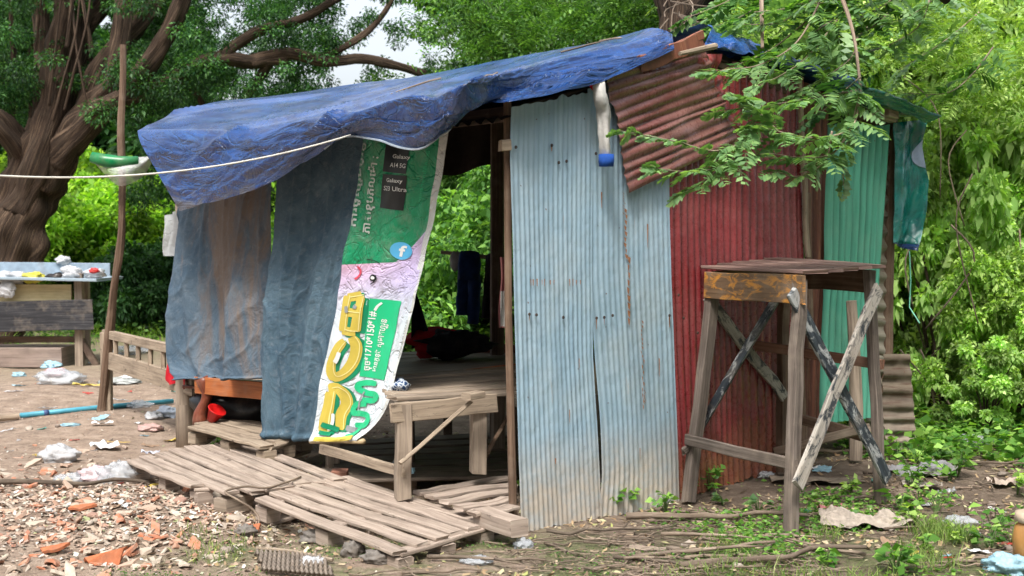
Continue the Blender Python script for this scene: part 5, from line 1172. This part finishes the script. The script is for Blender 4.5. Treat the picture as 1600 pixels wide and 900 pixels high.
for q in [[T(12, 420, 1.5), T(15, 300, 1.5), T(22, 120, 1.5), T(16, -30, 1.5)], [T(35, 300, 1.2), T(50, 180, 1.0), T(38, 90, 1.2)], [T(150, 160, .4), T(138, 60, .6), T(150, -20, .6)], [T(280, 120, -.5), T(310, 150, -.3), T(330, 200, -.1)], [T(420, 96, -.5), T(400, 130, -.3), T(370, 170, 0)]]:
    limb(q, .07, .03, 'branch', seg=8)
for i in range(8):
    h = random.Random(i*5+2); x = h.uniform(10, 150); y = h.uniform(60, 220); dx = h.uniform(-30, 40)
    limb([T(x, y, -.5), T(x+dx*.4, y-60, -.6), T(x+dx, y-150, -.6), T(x+dx*1.3, y-280, -.5)], h.uniform(.015, .04), .012, 'branch', seg=8)
# crown: clusters hung along limbs, leaving holes for the sky
g0 = random.Random(77); cl = []
holes = [(392, 82, 22), (640, 95, 34), (590, 60, 26), (560, 15, 20), (470, 105, 16), (260, 92, 12), (540, 115, 22), (690, 60, 20), (620, 20, 16), (640, 5, 16), (120, 60, 5), (166, 70, 8), (195, 40, 6), (700, 85, 22), (345, 60, 8), (575, 100, 14)]
for i in range(640):
    px, py = g0.uniform(-60, 740), g0.uniform(-60, 190); 
    if py > 200-.05*px: continue
    if any((px-a)**2+(py-b)**2 < (r_*.95)**2 for a, b, r_ in holes): continue
    if 60 < px < 175 and py > 20 and g0.random() < .6: continue
    dy = g0.uniform(-1.2, 2.5); q = T(px, py, dy); near = any((px-a)**2+(py-b)**2 < (r_+26)**2 for a, b, r_ in holes); cl.append((q.x, q.y, q.z, g0.uniform(.10, .17) if near else g0.uniform(.13, .32)))
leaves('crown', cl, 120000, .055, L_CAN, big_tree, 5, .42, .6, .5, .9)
cl2 = []
for i in range(130):
    px, py = g0.gauss(320, 120), g0.uniform(40, 330); 
    if px < 215 or px > 620: continue
    q = T(px, py, g0.uniform(2.0, 4.5)); cl2.append((q.x, q.y, q.z, g0.uniform(.2, .45)))
leaves('crown', cl2, 30000, .07, L_DARK, big_tree, 6, .45, .6, .5, .7)

# ---- generic bushes and trees (foliage meshes shared between copies)
def bush_proto(name, nleaf, size, mat, sd, nc=26, spread=(.9, .9, .8), asp=.5, rr=(.16, .34)):
    q = random.Random(sd); c = []
    for i in range(nc):
        a = q.uniform(0, 6.28); r = q.random()**.6; z = q.random(); c.append((math.cos(a)*r*spread[0]*(1.15-z*.6), math.sin(a)*r*spread[1]*(1.15-z*.6), .12+z*spread[2]*1.25*(.8+.4*q.random()), q.uniform(*rr)))
    root = bpy.data.objects.new(name, None); C.objects.link(root)
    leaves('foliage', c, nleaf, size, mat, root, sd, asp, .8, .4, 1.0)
    m = MB()
    for i in range(7):
        cc_ = c[i*3]; m.tube([Vector((cc_[0]*.1, cc_[1]*.1, -.05)), Vector((cc_[0]*.5, cc_[1]*.5, cc_[2]*.6)), Vector(cc_[:3])], [.025, .016, .006], 5)
    m.build('stem', BARK, root); return root
def place(proto, spots, labels, group, cat_):
    for i, s in enumerate(spots):
        x, y, z, sx, sz = s; o = proto if i == 0 else dup(proto, (0, 0, 0))
        o.location = (x, y, z); o.scale = (sx, sx, sz); o.rotation_euler = (0, 0, (i*2.4) % 6.28); tag(o, labels[i] if isinstance(labels, list) else labels, cat_, group)
def X(px, Y): return (px-800)/FPX*Y
b1 = bush_proto('leafy_bush', 15000, .085, L_LIME, 1)
place(b1, [(X(95, 21), 21, 0, 1.5, 1.7), (X(240, 22), 22, 0, 1.5, 1.5), (X(160, 24), 24, 0, 1.7, 2.0), (X(30, 25), 25, 0, 2, 2.0), (X(300, 25), 25, 0, 1.8, 1.9), (X(225, 27), 27, 0, 2, 2.3), (X(100, 28), 28, 0, 2.2, 2.6), (X(-30, 22), 22, 0, 1.8, 1.8), (X(430, 24), 24, 0, 2, 2.2), (X(350, 28), 28, 0, 2.2, 2.4)],
      'bright lime green bush beyond the big tree at the left', 'lime green bushes beyond the big tree', 'bush')
b2 = bush_proto('dark_bush', 14000, .10, L_DARK, 2)
place(b2, [(X(200, 18.5), 18.5, 0, .75, .95), (X(250, 20), 20, 0, .9, 1.1), (X(140, 30), 30, 0, 3, 3.4), (X(20, 32), 32, 0, 3, 3.6), (X(280, 32), 32, 0, 3.4, 3.8), (X(420, 31), 31, 0, 3.2, 2.9), (X(560, 30), 30, 0, 3, 2.8), (X(700, 28), 28, 0, 2.8, 3.0)],
      'dark green bush in the shade behind the left clearing', 'dark bushes behind the clearing', 'bush')
L_BACK = m_leaf('leaf_back', (.03, .10, .022), (.08, .19, .04), (.20, .37, .08), .4, .3)
b3 = bush_proto('broadleaf_bush', 15000, .085, L_BACK, 3, 40)
place(b3, [(X(735, 13), 13, 0, 1.1, 1.15), (X(660, 14), 14, 0, 1.2, 1.35), (X(800, 14.5), 14.5, 0, 1.3, 1.5), (X(720, 17), 17, 0, 1.8, 2.0), (X(560, 16), 16, 0, 1.4, 1.3), (X(880, 16), 16, 0, 1.6, 1.9), (X(430, 17), 17, 0, 1.2, 1.2)],
      'mid green bush seen through the open back of the shack', 'mid green bushes behind the shack', 'bush')
b4 = bush_proto('vine_bush', 24000, .060, L_RIGHT, 4, 70, (.95, .95, .85), asp=.62, rr=(.10, .24))
place(b4, [(X(1440, 10.6), 10.6, .0, .85, 1.55), (X(1500, 11.4), 11.4, .2, 1.0, 1.75), (X(1570, 11), 11, .3, 1.0, 1.6), (X(1640, 12), 12, .4, 1.2, 1.9), (X(1440, 12.5), 12.5, .2, 1.2, 2.3), (X(1540, 13.5), 13.5, .4, 1.4, 2.6), (X(1380, 12.5), 12.5, 0, 1.0, 2.1), (X(1650, 14.5), 14.5, .5, 1.6, 2.9), (X(1460, 15), 15, .5, 1.5, 2.8), (X(1590, 9.5), 9.5, .2, .65, .8), (X(1340, 14), 14, .2, 1.5, 2.6)],
      'vine-covered bright green bush at the right of the shack', 'vine-covered bushes right of the shack', 'bush')
b5 = bush_proto('pale_creeper', 11000, .085, L_HAZE, 7, 60, (1.0, .9, .95), asp=.7, rr=(.08, .2))
place(b5, [(X(1475, 10.2), 10.2, .1, .8, 1.35), (X(1560, 10.5), 10.5, .3, .9, 1.5), (X(1610, 10.0), 10.0, .3, .6, 1.0), (X(1520, 12.2), 12.2, .5, 1.2, 2.2), (X(1425, 11.5), 11.5, .1, .8, 1.9), (X(1600, 13), 13, .5, 1.4, 2.6), (X(1545, 8.9), 8.9, .15, .4, .4)],
      'pale yellow-green creeper climbing over the bushes at the right', 'pale creepers over the right bushes', 'creeper')
b6 = bush_proto('shaded_bush', 12000, .075, L_DARK, 8, 50, (1.0, .9, .9), rr=(.12, .24))
place(b6, [(X(1460, 11.2), 11.2, .1, .9, 1.3), (X(1540, 11.9), 11.9, .2, 1.1, 1.6), (X(1600, 11.6), 11.6, .3, 1.0, 1.3)],
      'shaded dark green bush within the right thicket', 'shaded bushes within the right thicket', 'bush')
for i in range(11):
    h = random.Random(i+300); x, y, Y = h.uniform(1400, 1600), h.uniform(120, 560), h.uniform(9.2, 10.6); m = MB(); a = P(x, y, Y)
    m.tube(polyline([a, a+Vector((h.uniform(-.3, .3), h.uniform(-.1, .1), h.uniform(-.5, -.2))), a+Vector((h.uniform(-.6, .6), .1, h.uniform(-1.2, -.6)))], 10), h.uniform(.004, .009), 5)
    tag(m.build('bare_stem', TWIG, None, smooth=True), 'bare stem hanging among the right bushes', 'stem', 'bare stems among the right bushes')
def tree_proto(name, nleaf, size, mat, sd, H=6, R_=2.2, nc=60, z0=.35):
    q = random.Random(sd); root = bpy.data.objects.new(name, None); C.objects.link(root); c = []
    for i in range(nc):
        a = q.uniform(0, 6.28); z = q.random(); r = R_*math.sqrt(q.random())*math.sin(PI*min(.97, .18+z*.8))**.6; c.append((math.cos(a)*r, math.sin(a)*r, H*(z0+(1-z0)*z), q.uniform(.26, .58)*R_/2.2))
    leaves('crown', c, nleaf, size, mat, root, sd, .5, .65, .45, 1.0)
    m = MB(); m.tube(polyline([Vector((0, 0, -.2)), Vector((.08, .05, H*.3)), Vector((-.1, .1, H*.6)), Vector((0, 0, H*.9))], 14), [.17*(1-.75*i/14)*R_/2.2 for i in range(15)], 9, wob=.3); m.build('trunk', BARK, root, smooth=True)
    m = MB()
    for i in range(12):
        cc_ = c[i*4]; z = cc_[2]*.65; m.tube(polyline([Vector((0, 0, z)), Vector((cc_[0]*.5, cc_[1]*.5, cc_[2]*.9)), Vector(cc_[:3])], 6), [.06, .05, .045, .035, .03, .02, .01], 6)
    m.build('branch', BARK, root, smooth=True); return root
t1 = tree_proto('background_tree', 34000, .13, L_CAN, 31)
place(t1, [(X(150, 33), 33, 0, 1.6, 1.1), (X(20, 30), 30, 0, 1.5, 1.4), (X(-60, 36), 36, 0, 1.8, 1.6), (X(250, 42), 42, 0, 1.8, 1.5)],
      'dark tree far behind the spreading tree', 'dark trees far behind the clearing', 'tree')
for i, (x, y, sx, sz) in enumerate([(-7, -3.5, 1.7, 1.5), (-1.5, -7, 1.8, 1.6), (4, -6, 1.8, 1.6), (8.5, -1.5, 1.7, 1.5), (-10.5, 3, 1.6, 1.5), (10, 5, 1.7, 1.5), (-5, -11, 2, 2), (7, -10, 2, 2)]):  # unseen trees added to block low sky light and deepen the shade
    o = dup(t1, (x, y, 0), i*1.7, (sx, sx, sz)); tag(o, 'unseen leafy tree added around the clearing to block low sky light', 'tree', 'unseen trees added around the clearing to block sky light')
t2_ = tree_proto('feathery_tree', 46000, .07, L_MID, 32, 5.2, 1.9, 70, .25)
place(t2_, [(X(800, 17), 17, 0, 1.05, 1.05), (X(1000, 16), 16, 0, 1.2, 1.15), (X(1130, 17), 17, 0, 1.3, 1.2), (X(1260, 18), 18, 0, 1.3, 1.2), (X(850, 25), 25, 0, 1.3, 1.45), (X(1080, 24), 24, 0, 1.8, 1.7)],
      'mid green tree rising behind the shack roof', 'green trees behind the shack roof', 'tree')
t3_ = tree_proto('pale_tree', 36000, .11, L_HAZE, 33, 6, 2.2, 60, .1)
place(t3_, [(X(1480, 22), 22, 0, 1.3, 1.1), (X(1600, 24), 24, 0, 1.5, 1.35), (X(1380, 25), 25, 0, 1.5, 1.3), (X(1680, 20), 20, 0, 1.3, 1.2), (X(1530, 30), 30, 0, 1.6, 1.4)],
      'pale hazy green tree in the right background', 'pale trees in the right background', 'tree')

# ---- tree behind the ridge with feathery compound leaves and boughs reaching over the roof
nt_ = empty('tamarind_tree', Vector((X(1060, 9.9), 9.9, 0)), 'feathery compound-leaved tree rising behind the ridge with boughs over the red wall', 'tree')
q0_ = Vector((X(1060, 9.9), 9.9, -.1))
limb([q0_, Vector((q0_.x+.05, 9.9, 1.5)), P(1062, 70, 9.9), P(1052, 0, 9.9), P(1010, -110, 9.9)], .19, .13, 'trunk', nt_, seg=16)
limb([P(1060, 60, 9.9), P(1090, 20, 9.6), P(1130, -40, 9.2), P(1200, -130, 8.6)], .09, .06, 'limb', nt_)
limb([P(1200, -130, 8.6), P(1300, -110, 7.8), P(1400, -60, 7.4), P(1480, 0, 7.6)], .055, .03, 'limb', nt_)
limb([P(1200, -130, 8.6), P(1250, -120, 7.4), P(1290, -60, 6.7), P(1330, 40, 6.5), P(1345, 140, 6.45)], .022, .006, 'limb', nt_, seg=8, mat=TWIG)
limb([P(1350, 48, 8.2), P(1375, 32, 8.2), P(1395, 14, 8.2), P(1405, -20, 8.1)], .012, .016, 'branch', nt_, seg=7, mat=TWIG)
limb([P(1188, -120, 8.2), P(1190, 0, 7.4), P(1191, 75, 7.2)], .014, .010, 'branch', nt_, seg=7, mat=TWIG)
gr = np.random.default_rng(9)
def bough(pts, nf, L=.17, pairs=7, pl=.058, pw=.021, mat=L_NEAR, wood=.006, seed=0, side=1.0, droop=.35, sp=0.0, twigs=True, par=nt_):
    g = np.random.default_rng(seed); p = [cat([P(*q) for q in pts], i/30) for i in range(31)]; pl *= 1.2; pw *= 1.6; nf = int(nf*1.05); L *= 1.05
    if twigs: m = MB(); m.tube(p, [wood*(1-.7*i/30) for i in range(31)], 6); m.build('branch', TWIG, par, smooth=True)
    B_ = []; D = []; Ls = []
    for k in range(nf):
        t_ = (k+.5)/nf; i = min(29, int(t_*30)); b = Vector(p[i]).lerp(p[i+1], t_*30-i); d = (p[i+1]-p[i]).normalized(); s = d.cross(Z).normalized()*(1 if k % 2 else -1)
        a = g.uniform(.5, 1.2)*side; dd = (d*.6+s*a+Vector(g.normal(0, .25, 3))+Z*.1).normalized()
        if k >= nf-2: dd = (d+Vector(g.normal(0, .15, 3))).normalized()
        B_.append(b+Vector(g.normal(0, sp, 3)) if sp else b); D.append(dd); Ls.append(L*g.uniform(.7, 1.2)*(1-.35*t_))
    V = fronds(np.array(B_), np.array(D), np.array(Ls), pairs, pl, pw, g, droop)
    tint = np.tile(g.uniform(.8, 1.2, len(B_)), pairs*2+1)
    return np_mesh('foliage', V, 4, mat, par, tint)
bough([(1345, 140, 6.45), (1330, 200, 6.35), (1270, 215, 6.3), (1215, 205, 6.25), (1180, 195, 6.2)], 22, .17, seed=1, par=nt_)
bough([(1185, 195, 6.2), (1160, 222, 6.15), (1115, 236, 6.1), (1060, 222, 6.05), (1010, 212, 6.0), (968, 204, 5.95)], 24, .10, 7, .036, .016, seed=2, side=.6)
bough([(1180, 195, 6.2), (1152, 240, 6.12), (1120, 262, 6.05), (1080, 268, 6.0), (1040, 266, 5.97), (1025, 262, 5.95)], 18, .13, 6, .045, .02, seed=3, side=.8)
bough([(1140, 250, 6.1), (1110, 275, 6.05), (1088, 292, 6.0), (1068, 300, 6.0)], 8, .11, 6, .045, .02, seed=4)
bough([(1330, 200, 6.35), (1300, 240, 6.3), (1250, 246, 6.25), (1200, 240, 6.2), (1160, 246, 6.2)], 17, .16, seed=5)
bough([(1300, 205, 6.3), (1290, 250, 6.28), (1250, 275, 6.25), (1215, 268, 6.2)], 10, .14, seed=15)
bough([(1215, 205, 6.25), (1190, 180, 6.25), (1165, 160, 6.25), (1150, 150, 6.2)], 12, .14, seed=16)
bough([(1345, 140, 6.45), (1335, 180, 6.4), (1320, 240, 6.38), (1318, 290, 6.35)], 7, .14, seed=6)
bough([(1345, 140, 6.45), (1290, 150, 6.4), (1230, 160, 6.4), (1180, 168, 6.35), (1130, 172, 6.3)], 17, .15, seed=7, side=.8)
bough([(1300, -40, 6.9), (1250, 60, 6.8), (1190, 100, 6.7), (1140, 108, 6.6), (1115, 112, 6.6)], 16, .18, seed=8)
bough([(1345, 120, 6.45), (1310, 150, 6.5), (1290, 170, 6.6), (1270, 185, 6.6)], 9, .18, seed=9, mat=L_DARK)
for i, (x, y, Y) in enumerate([(1180, 20, 7.6), (1240, 30, 7.4), (1300, 40, 7.2), (1360, 50, 7.4), (1420, 60, 7.7), (1150, 50, 7.8), (1220, 75, 7.2), (1440, 20, 7.8), (1480, 70, 8.2), (1500, 140, 8.4), (1390, 10, 7.4), (1260, 5, 7.3), (1330, -5, 7.3), (1130, 20, 8.2), (1310, 115, 7.0), (1160, -5, 7.8), (1245, 110, 7.0)]):
    h = random.Random(i*7+1); a = h.uniform(-60, 20)
    bough([(x+h.uniform(20, 70), y-h.uniform(50, 90), Y+.2), (x+20, y-25, Y+.1), (x-20, y+5, Y), (x-h.uniform(60, 90), y+h.uniform(5, 40), Y-.1)], 15, .21, 7, .066, .024, seed=100+i, mat=L_NEAR if i % 3 else L_MID, side=1.2)
# wider feathery crown seen above the roof
q = random.Random(50); B_ = []; D = []
for i in range(70):
    px, py = q.uniform(690, 1130), q.uniform(-60, 60); Y = q.uniform(10.2, 13); c = P(px, py, Y)
    if c.z < 2.9: continue
    for k in range(26): B_.append(c+Vector((q.gauss(0, .22), q.gauss(0, .22), q.gauss(0, .12)))); a = q.uniform(0, 6.28); D.append(Vector((math.cos(a), math.sin(a), q.uniform(-.5, .3))).normalized())
V = fronds(np.array(B_), np.array(D), np.full(len(B_), .24), 6, .07, .024, gr, .45); np_mesh('crown', V, 4, L_MID, nt_, np.tile(np.repeat(gr.uniform(.35, 1.3, len(B_)//26+1), 26)[:len(B_)]*gr.uniform(.8, 1.2, len(B_)), 13))
q = random.Random(51); B_ = []; D = []
for i in range(70):
    px, py = q.uniform(1120, 1620), q.uniform(-60, 150); Y = q.uniform(9.0, 11.5); c = P(px, py, Y)
    if py > 60 and px < 1420: continue
    for k in range(22): B_.append(c+Vector((q.gauss(0, .22), q.gauss(0, .22), q.gauss(0, .12)))); a = q.uniform(0, 6.28); D.append(Vector((math.cos(a), math.sin(a), q.uniform(-.5, .3))).normalized())
V = fronds(np.array(B_), np.array(D), np.full(len(B_), .24), 6, .075, .026, gr, .45); np_mesh('crown', V, 4, L_RIGHT, nt_, np.tile(gr.uniform(.55, 1.0, len(B_)), 13))
q = random.Random(52); cl = []
for i in range(60):
    px, py = q.uniform(1080, 1480), q.uniform(-50, 110); c = P(px, py, q.uniform(12, 14)); cl.append((c.x, c.y, c.z, .45))
leaves('crown', cl, 26000, .08, L_CAN, nt_, 12, .45, .7, .5, .5)
m = MB()
for i in range(10):
    a = P(1050+q.uniform(-10, 30), q.uniform(-20, 30), 9.6); m.tube(polyline([a, a+Vector((q.uniform(-.2, .2), -.2, -.1)), a+Vector((q.uniform(-.4, .4), -.3, -q.uniform(.1, .35)))], 6), .005, 5)
m.build('twig', TWIG, nt_)

STEM = m_plain('stem_green', (.10, .17, .05), .6)
# ---- low plants
def plant(px, py, n, s, mat, label, sd, name='weed', cat_='plant', group=None, h=.14, dz=0):
    p = GG(px, py)+Z*dz; root = bpy.data.objects.new(name, None); C.objects.link(root); root.location = p; g = np.random.default_rng(sd); m = MB(); B_ = []; D = []
    for k in range(n):
        a = g.uniform(0, 6.28); r = g.uniform(.02, .45)*h; hh = h*g.uniform(.3, 1); top = Vector((math.cos(a)*r*1.6, math.sin(a)*r*1.6, hh)); m.tube([Vector((0, 0, -.01)), top*.5+Z*.02, top], [.003, .0025, .0015], 5)
        for j in range(3): 
            b = a+g.uniform(-1.6, 1.6); B_.append(top*(1-.15*j)); D.append((math.cos(b), math.sin(b), g.uniform(-.1, .5)))
    o = m.build('stem', STEM); o.parent = root
    B_ = np.array([tuple(b) for b in B_]); D = unit(np.array(D)); L = s*g.uniform(.6, 1.2, len(B_)); V = leaf_quads(B_, D, L, L*.75, g, .15)
    o = np_mesh('foliage', V, 4, mat); o.parent = root
    return tag(root, label, cat_, group)
WEED = m_leaf('leaf_weed', (.06, .17, .03), (.12, .28, .045), (.26, .45, .09), .4, .4)
plant(965, 800, 12, .065, WEED, 'broad-leaved green seedling at the foot of the pale sheets', 1, h=.17)
plant(1012, 790, 5, .06, L_RIGHT, 'pale leafy seedling on a thin stem before the pale sheet', 2, h=.15)
plant(1108, 768, 14, .06, WEED, 'green weed growing against the red sheet behind the stand leg', 3, h=.17)
plant(1075, 778, 4, .05, WEED, 'small yellowish seedling left of the stand leg', 4, h=.08)
plant(800, 775, 4, .03, WEED, 'tiny bright sprig beside the corner post', 5, h=.07, dz=.05)
plant(338, 700, 5, .05, WEED, 'small green sprig between the pallet and the round post', 6, h=.07)
plant(1185, 800, 5, .055, L_NEAR, 'dusty grey-green seedling between the stand legs', 7, h=.10)
plant(1130, 790, 9, .04, L_NEAR, 'low dusty weed right of the left stand leg', 8, h=.07)
plant(1320, 700, 12, .045, WEED, 'low creeping weed behind the stand', 9, h=.07)
plant(1400, 895, 14, .065, WEED, 'light green big-leaved weed at the bottom edge', 10, h=.13)
plant(1290, 885, 9, .05, WEED, 'grassy weed patch below the crumpled sack', 11, h=.09)
plant(1040, 800, 7, .05, WEED, 'small green weed at the right end of the pale sheets', 21, h=.12)
plant(1230, 730, 8, .05, WEED, 'green weed at the foot of the red wall behind the stand', 22, h=.12)
plant(1330, 770, 9, .05, L_RIGHT, 'leafy weed between the stand and the pale sack', 23, h=.10)
plant(1145, 660, 4, .04, WEED, 'thin creeper climbing the red sheet behind the stand', 12, h=.45)
R4 = random.Random(8)
for i in range(26):
    px, py = R4.uniform(1400, 1610), R4.uniform(640, 870); plant(px, py, R4.randint(5, 10), R4.uniform(.04, .08), [WEED, L_RIGHT, L_MID][i % 3], 'leafy weed in the overgrown patch at the right', 40+i, h=R4.uniform(.08, .2), group='weeds in the overgrown patch', cat_='weed')
def cover(name, n, dens, size, mat, sd, box, hmax=.10, asp=.6):
    g = np.random.default_rng(sd); x = g.uniform(box[0], box[1], n); y = g.uniform(box[2], box[3], n); d = dens(x, y); k = g.random(n) < d; x, y, d = x[k], y[k], d[k]; n = len(x)
    z = gh(x, y)+g.random(n)**1.5*hmax*d+.01; D = unit(np.stack([g.normal(0, 1, n), g.normal(0, 1, n), g.uniform(-.1, .5, n)], -1)); L = size*g.uniform(.5, 1.3, n)
    V = leaf_quads(np.stack([x, y, z], -1), D, L, L*asp, g, .1); o = np_mesh(name, V, 4, mat, None, .75+.4*g.random(n)); o['kind'] = 'stuff'; return o
def sm(a, b, x): k = np.clip((x-a)/(b-a), 0, 1); return k*k*(3-2*k)
cover('ground_cover', 60000, lambda x, y: sm(2.6, 4.0, x+.55*vnoise(x*1.5, y*1.5, 3)+(y-8)*.33)*(.45+.55*(vnoise(x*2.2, y*2.2, 5) > -.15)), .05, L_RIGHT, 61, (1.5, 7.5, 5.4, 12), .22)
cover('ground_cover', 26000, lambda x, y: sm(2.1, 3.2, x+.5*vnoise(x*1.7, y*1.7, 23)+(y-8)*.3)*(vnoise(x*1.9, y*1.9, 25) > -.1), .075, WEED, 65, (1.5, 7.5, 5.4, 10.5), .20, .7)
cover('ground_cover', 34000, lambda x, y: np.clip(vnoise(x*1.7, y*1.7, 14)+.05, 0, 1)*1.6*sm(.5, 1.3, x)*sm(7.9, 6.9, y+.0*x)*.6, .032, WEED, 62, (.3, 4, 5.3, 7.8), .05)
cover('ground_cover', 16000, lambda x, y: np.clip(vnoise(x*3, y*3, 17)+.15, 0, 1)*sm(6.25, 5.7, y), .014, L_MID, 63, (-1.8, 1.4, 5.2, 6.4), .015)
cover('ground_cover', 26000, lambda x, y: (.35+.65*(vnoise(x*.8, y*.8, 5) > 0))*sm(15.5, 18.5, y), .09, L_MID, 64, (-12, 1, 15, 26), .25)
L_GRASS = m_leaf('leaf_grass', (.08, .16, .03), (.17, .28, .06), (.33, .40, .14), .35, .3)
def grass(n, dens, h, mat, sd, box, name='grass'):
    g = np.random.default_rng(sd); x = g.uniform(box[0], box[1], n); y = g.uniform(box[2], box[3], n); k = g.random(n) < dens(x, y); x, y = x[k], y[k]; n = len(x)
    b = np.stack([x, y, gh(x, y)], -1); a = g.uniform(0, 6.28, n); S = np.stack([np.cos(a), np.sin(a), 0*a], -1)*.0022; hh = h*g.uniform(.4, 1.2, n); bend = np.stack([g.normal(0, .45, n), g.normal(0, .45, n), np.ones(n)], -1)
    tip = b+bend*hh[:, None]; mid = b+bend*np.array([.35, .35, .6])*hh[:, None]; V = np.stack([b-S, mid-S*.9, tip, mid+S*.9, b+S], 1)
    o = np_mesh(name, V[:, [0, 1, 2, 3]], 4, mat, None, .7+.5*g.random(n)); o['kind'] = 'stuff'; return o
grass(32000, lambda x, y: np.clip((vnoise(x*3.3+3, y*3.3, 21)-.0)*2.2, 0, 1)*sm(1.0, 1.5, x)*sm(6.7, 6.2, y), .10, L_GRASS, 71, (.6, 3.4, 5.2, 6.8))
grass(7000, lambda x, y: np.clip((vnoise(x*3, y*3, 25)-.25)*3, 0, 1), .05, L_GRASS, 72, (-1.6, 1.6, 5.3, 6.2))
grass(16000, lambda x, y: sm(15, 18, y), .22, L_LIME, 73, (-12, -1, 15, 24))
# far wood behind everything
q = random.Random(90); cl = []
for i in range(170):
    x = q.uniform(-34, 34); z = q.uniform(.3, 4.2 if -12.5 < x < -1.5 else 7.5); cl.append((x, q.uniform(44, 50), z, q.uniform(.9, 1.9)))
o = leaves('distant_wood', cl, 70000, .30, L_CAN, None, 91, .55, .8, .5, .6); o['kind'] = 'stuff'

# ================================================================== tidy origins of single-mesh things
bpy.context.view_layer.update()
for o in list(C.objects):
    if o.type == 'MESH' and o.parent is None and o.get('kind') is None and o.location.length < 1e-6 and o.data.users == 1:
        co = np.empty(len(o.data.vertices)*3, np.float32); o.data.vertices.foreach_get('co', co); co = co.reshape(-1, 3)
        c = Vector(((co[:, 0].min()+co[:, 0].max())/2, (co[:, 1].min()+co[:, 1].max())/2, co[:, 2].min()))
        co -= np.array(c, np.float32); o.data.vertices.foreach_set('co', co.ravel()); o.data.update(); o.location = c
        for ch in o.children: ch.matrix_parent_inverse = __import__('mathutils').Matrix.Translation(-c)

# ================================================================== light, sky, camera
w = bpy.data.worlds.new('World'); bpy.context.scene.world = w; w.use_nodes = True; nt = w.node_tree; nt.nodes.clear()
SUN_EL, SUN_AZ = math.radians(56), math.radians(195)
sky = nt.nodes.new('ShaderNodeTexSky'); sky.sky_type = 'NISHITA'; sky.sun_disc = False; sky.sun_elevation = SUN_EL; sky.sun_rotation = SUN_AZ; sky.air_density = 1.0; sky.dust_density = 5; sky.ozone_density = 1.0
hs = nt.nodes.new('ShaderNodeHueSaturation'); hs.inputs['Saturation'].default_value = .38; hs.inputs['Value'].default_value = 2.15
bg = nt.nodes.new('ShaderNodeBackground'); bg.inputs[1].default_value = .15; ow = nt.nodes.new('ShaderNodeOutputWorld')
nt.links.new(sky.outputs[0], hs.inputs['Color']); nt.links.new(hs.outputs[0], bg.inputs[0]); nt.links.new(bg.outputs[0], ow.inputs[0])
sd_ = bpy.data.lights.new('sun', 'SUN'); sd_.energy = 3.8; sd_.angle = math.radians(10); sd_.color = (1, .96, .9); so = bpy.data.objects.new('sun', sd_); C.objects.link(so)
sdir = Vector((math.sin(SUN_AZ)*math.cos(SUN_EL), math.cos(SUN_AZ)*math.cos(SUN_EL), math.sin(SUN_EL)))
so.rotation_euler = (-sdir).to_track_quat('-Z', 'Y').to_euler(); so.location = sdir*30
cd = bpy.data.cameras.new('camera'); cd.sensor_width = 36; cd.lens = 36*FPX/1600; cd.clip_end = 3000; cd.clip_start = .1
cd.dof.use_dof = True; cd.dof.focus_distance = 6.9; cd.dof.aperture_fstop = 4.0
co = bpy.data.objects.new('camera', cd); C.objects.link(co); co.location = CAM; co.rotation_euler = (PI/2-TILT, 0, 0)
sc = bpy.context.scene; sc.camera = co; sc.view_settings.view_transform = 'Standard'; sc.view_settings.look = 'None'; sc.view_settings.exposure = 0; sc.view_settings.gamma = 1
sc.cycles.max_bounces = 6; sc.cycles.transparent_max_bounces = 10; sc.cycles.diffuse_bounces = 3; sc.cycles.use_denoising = True
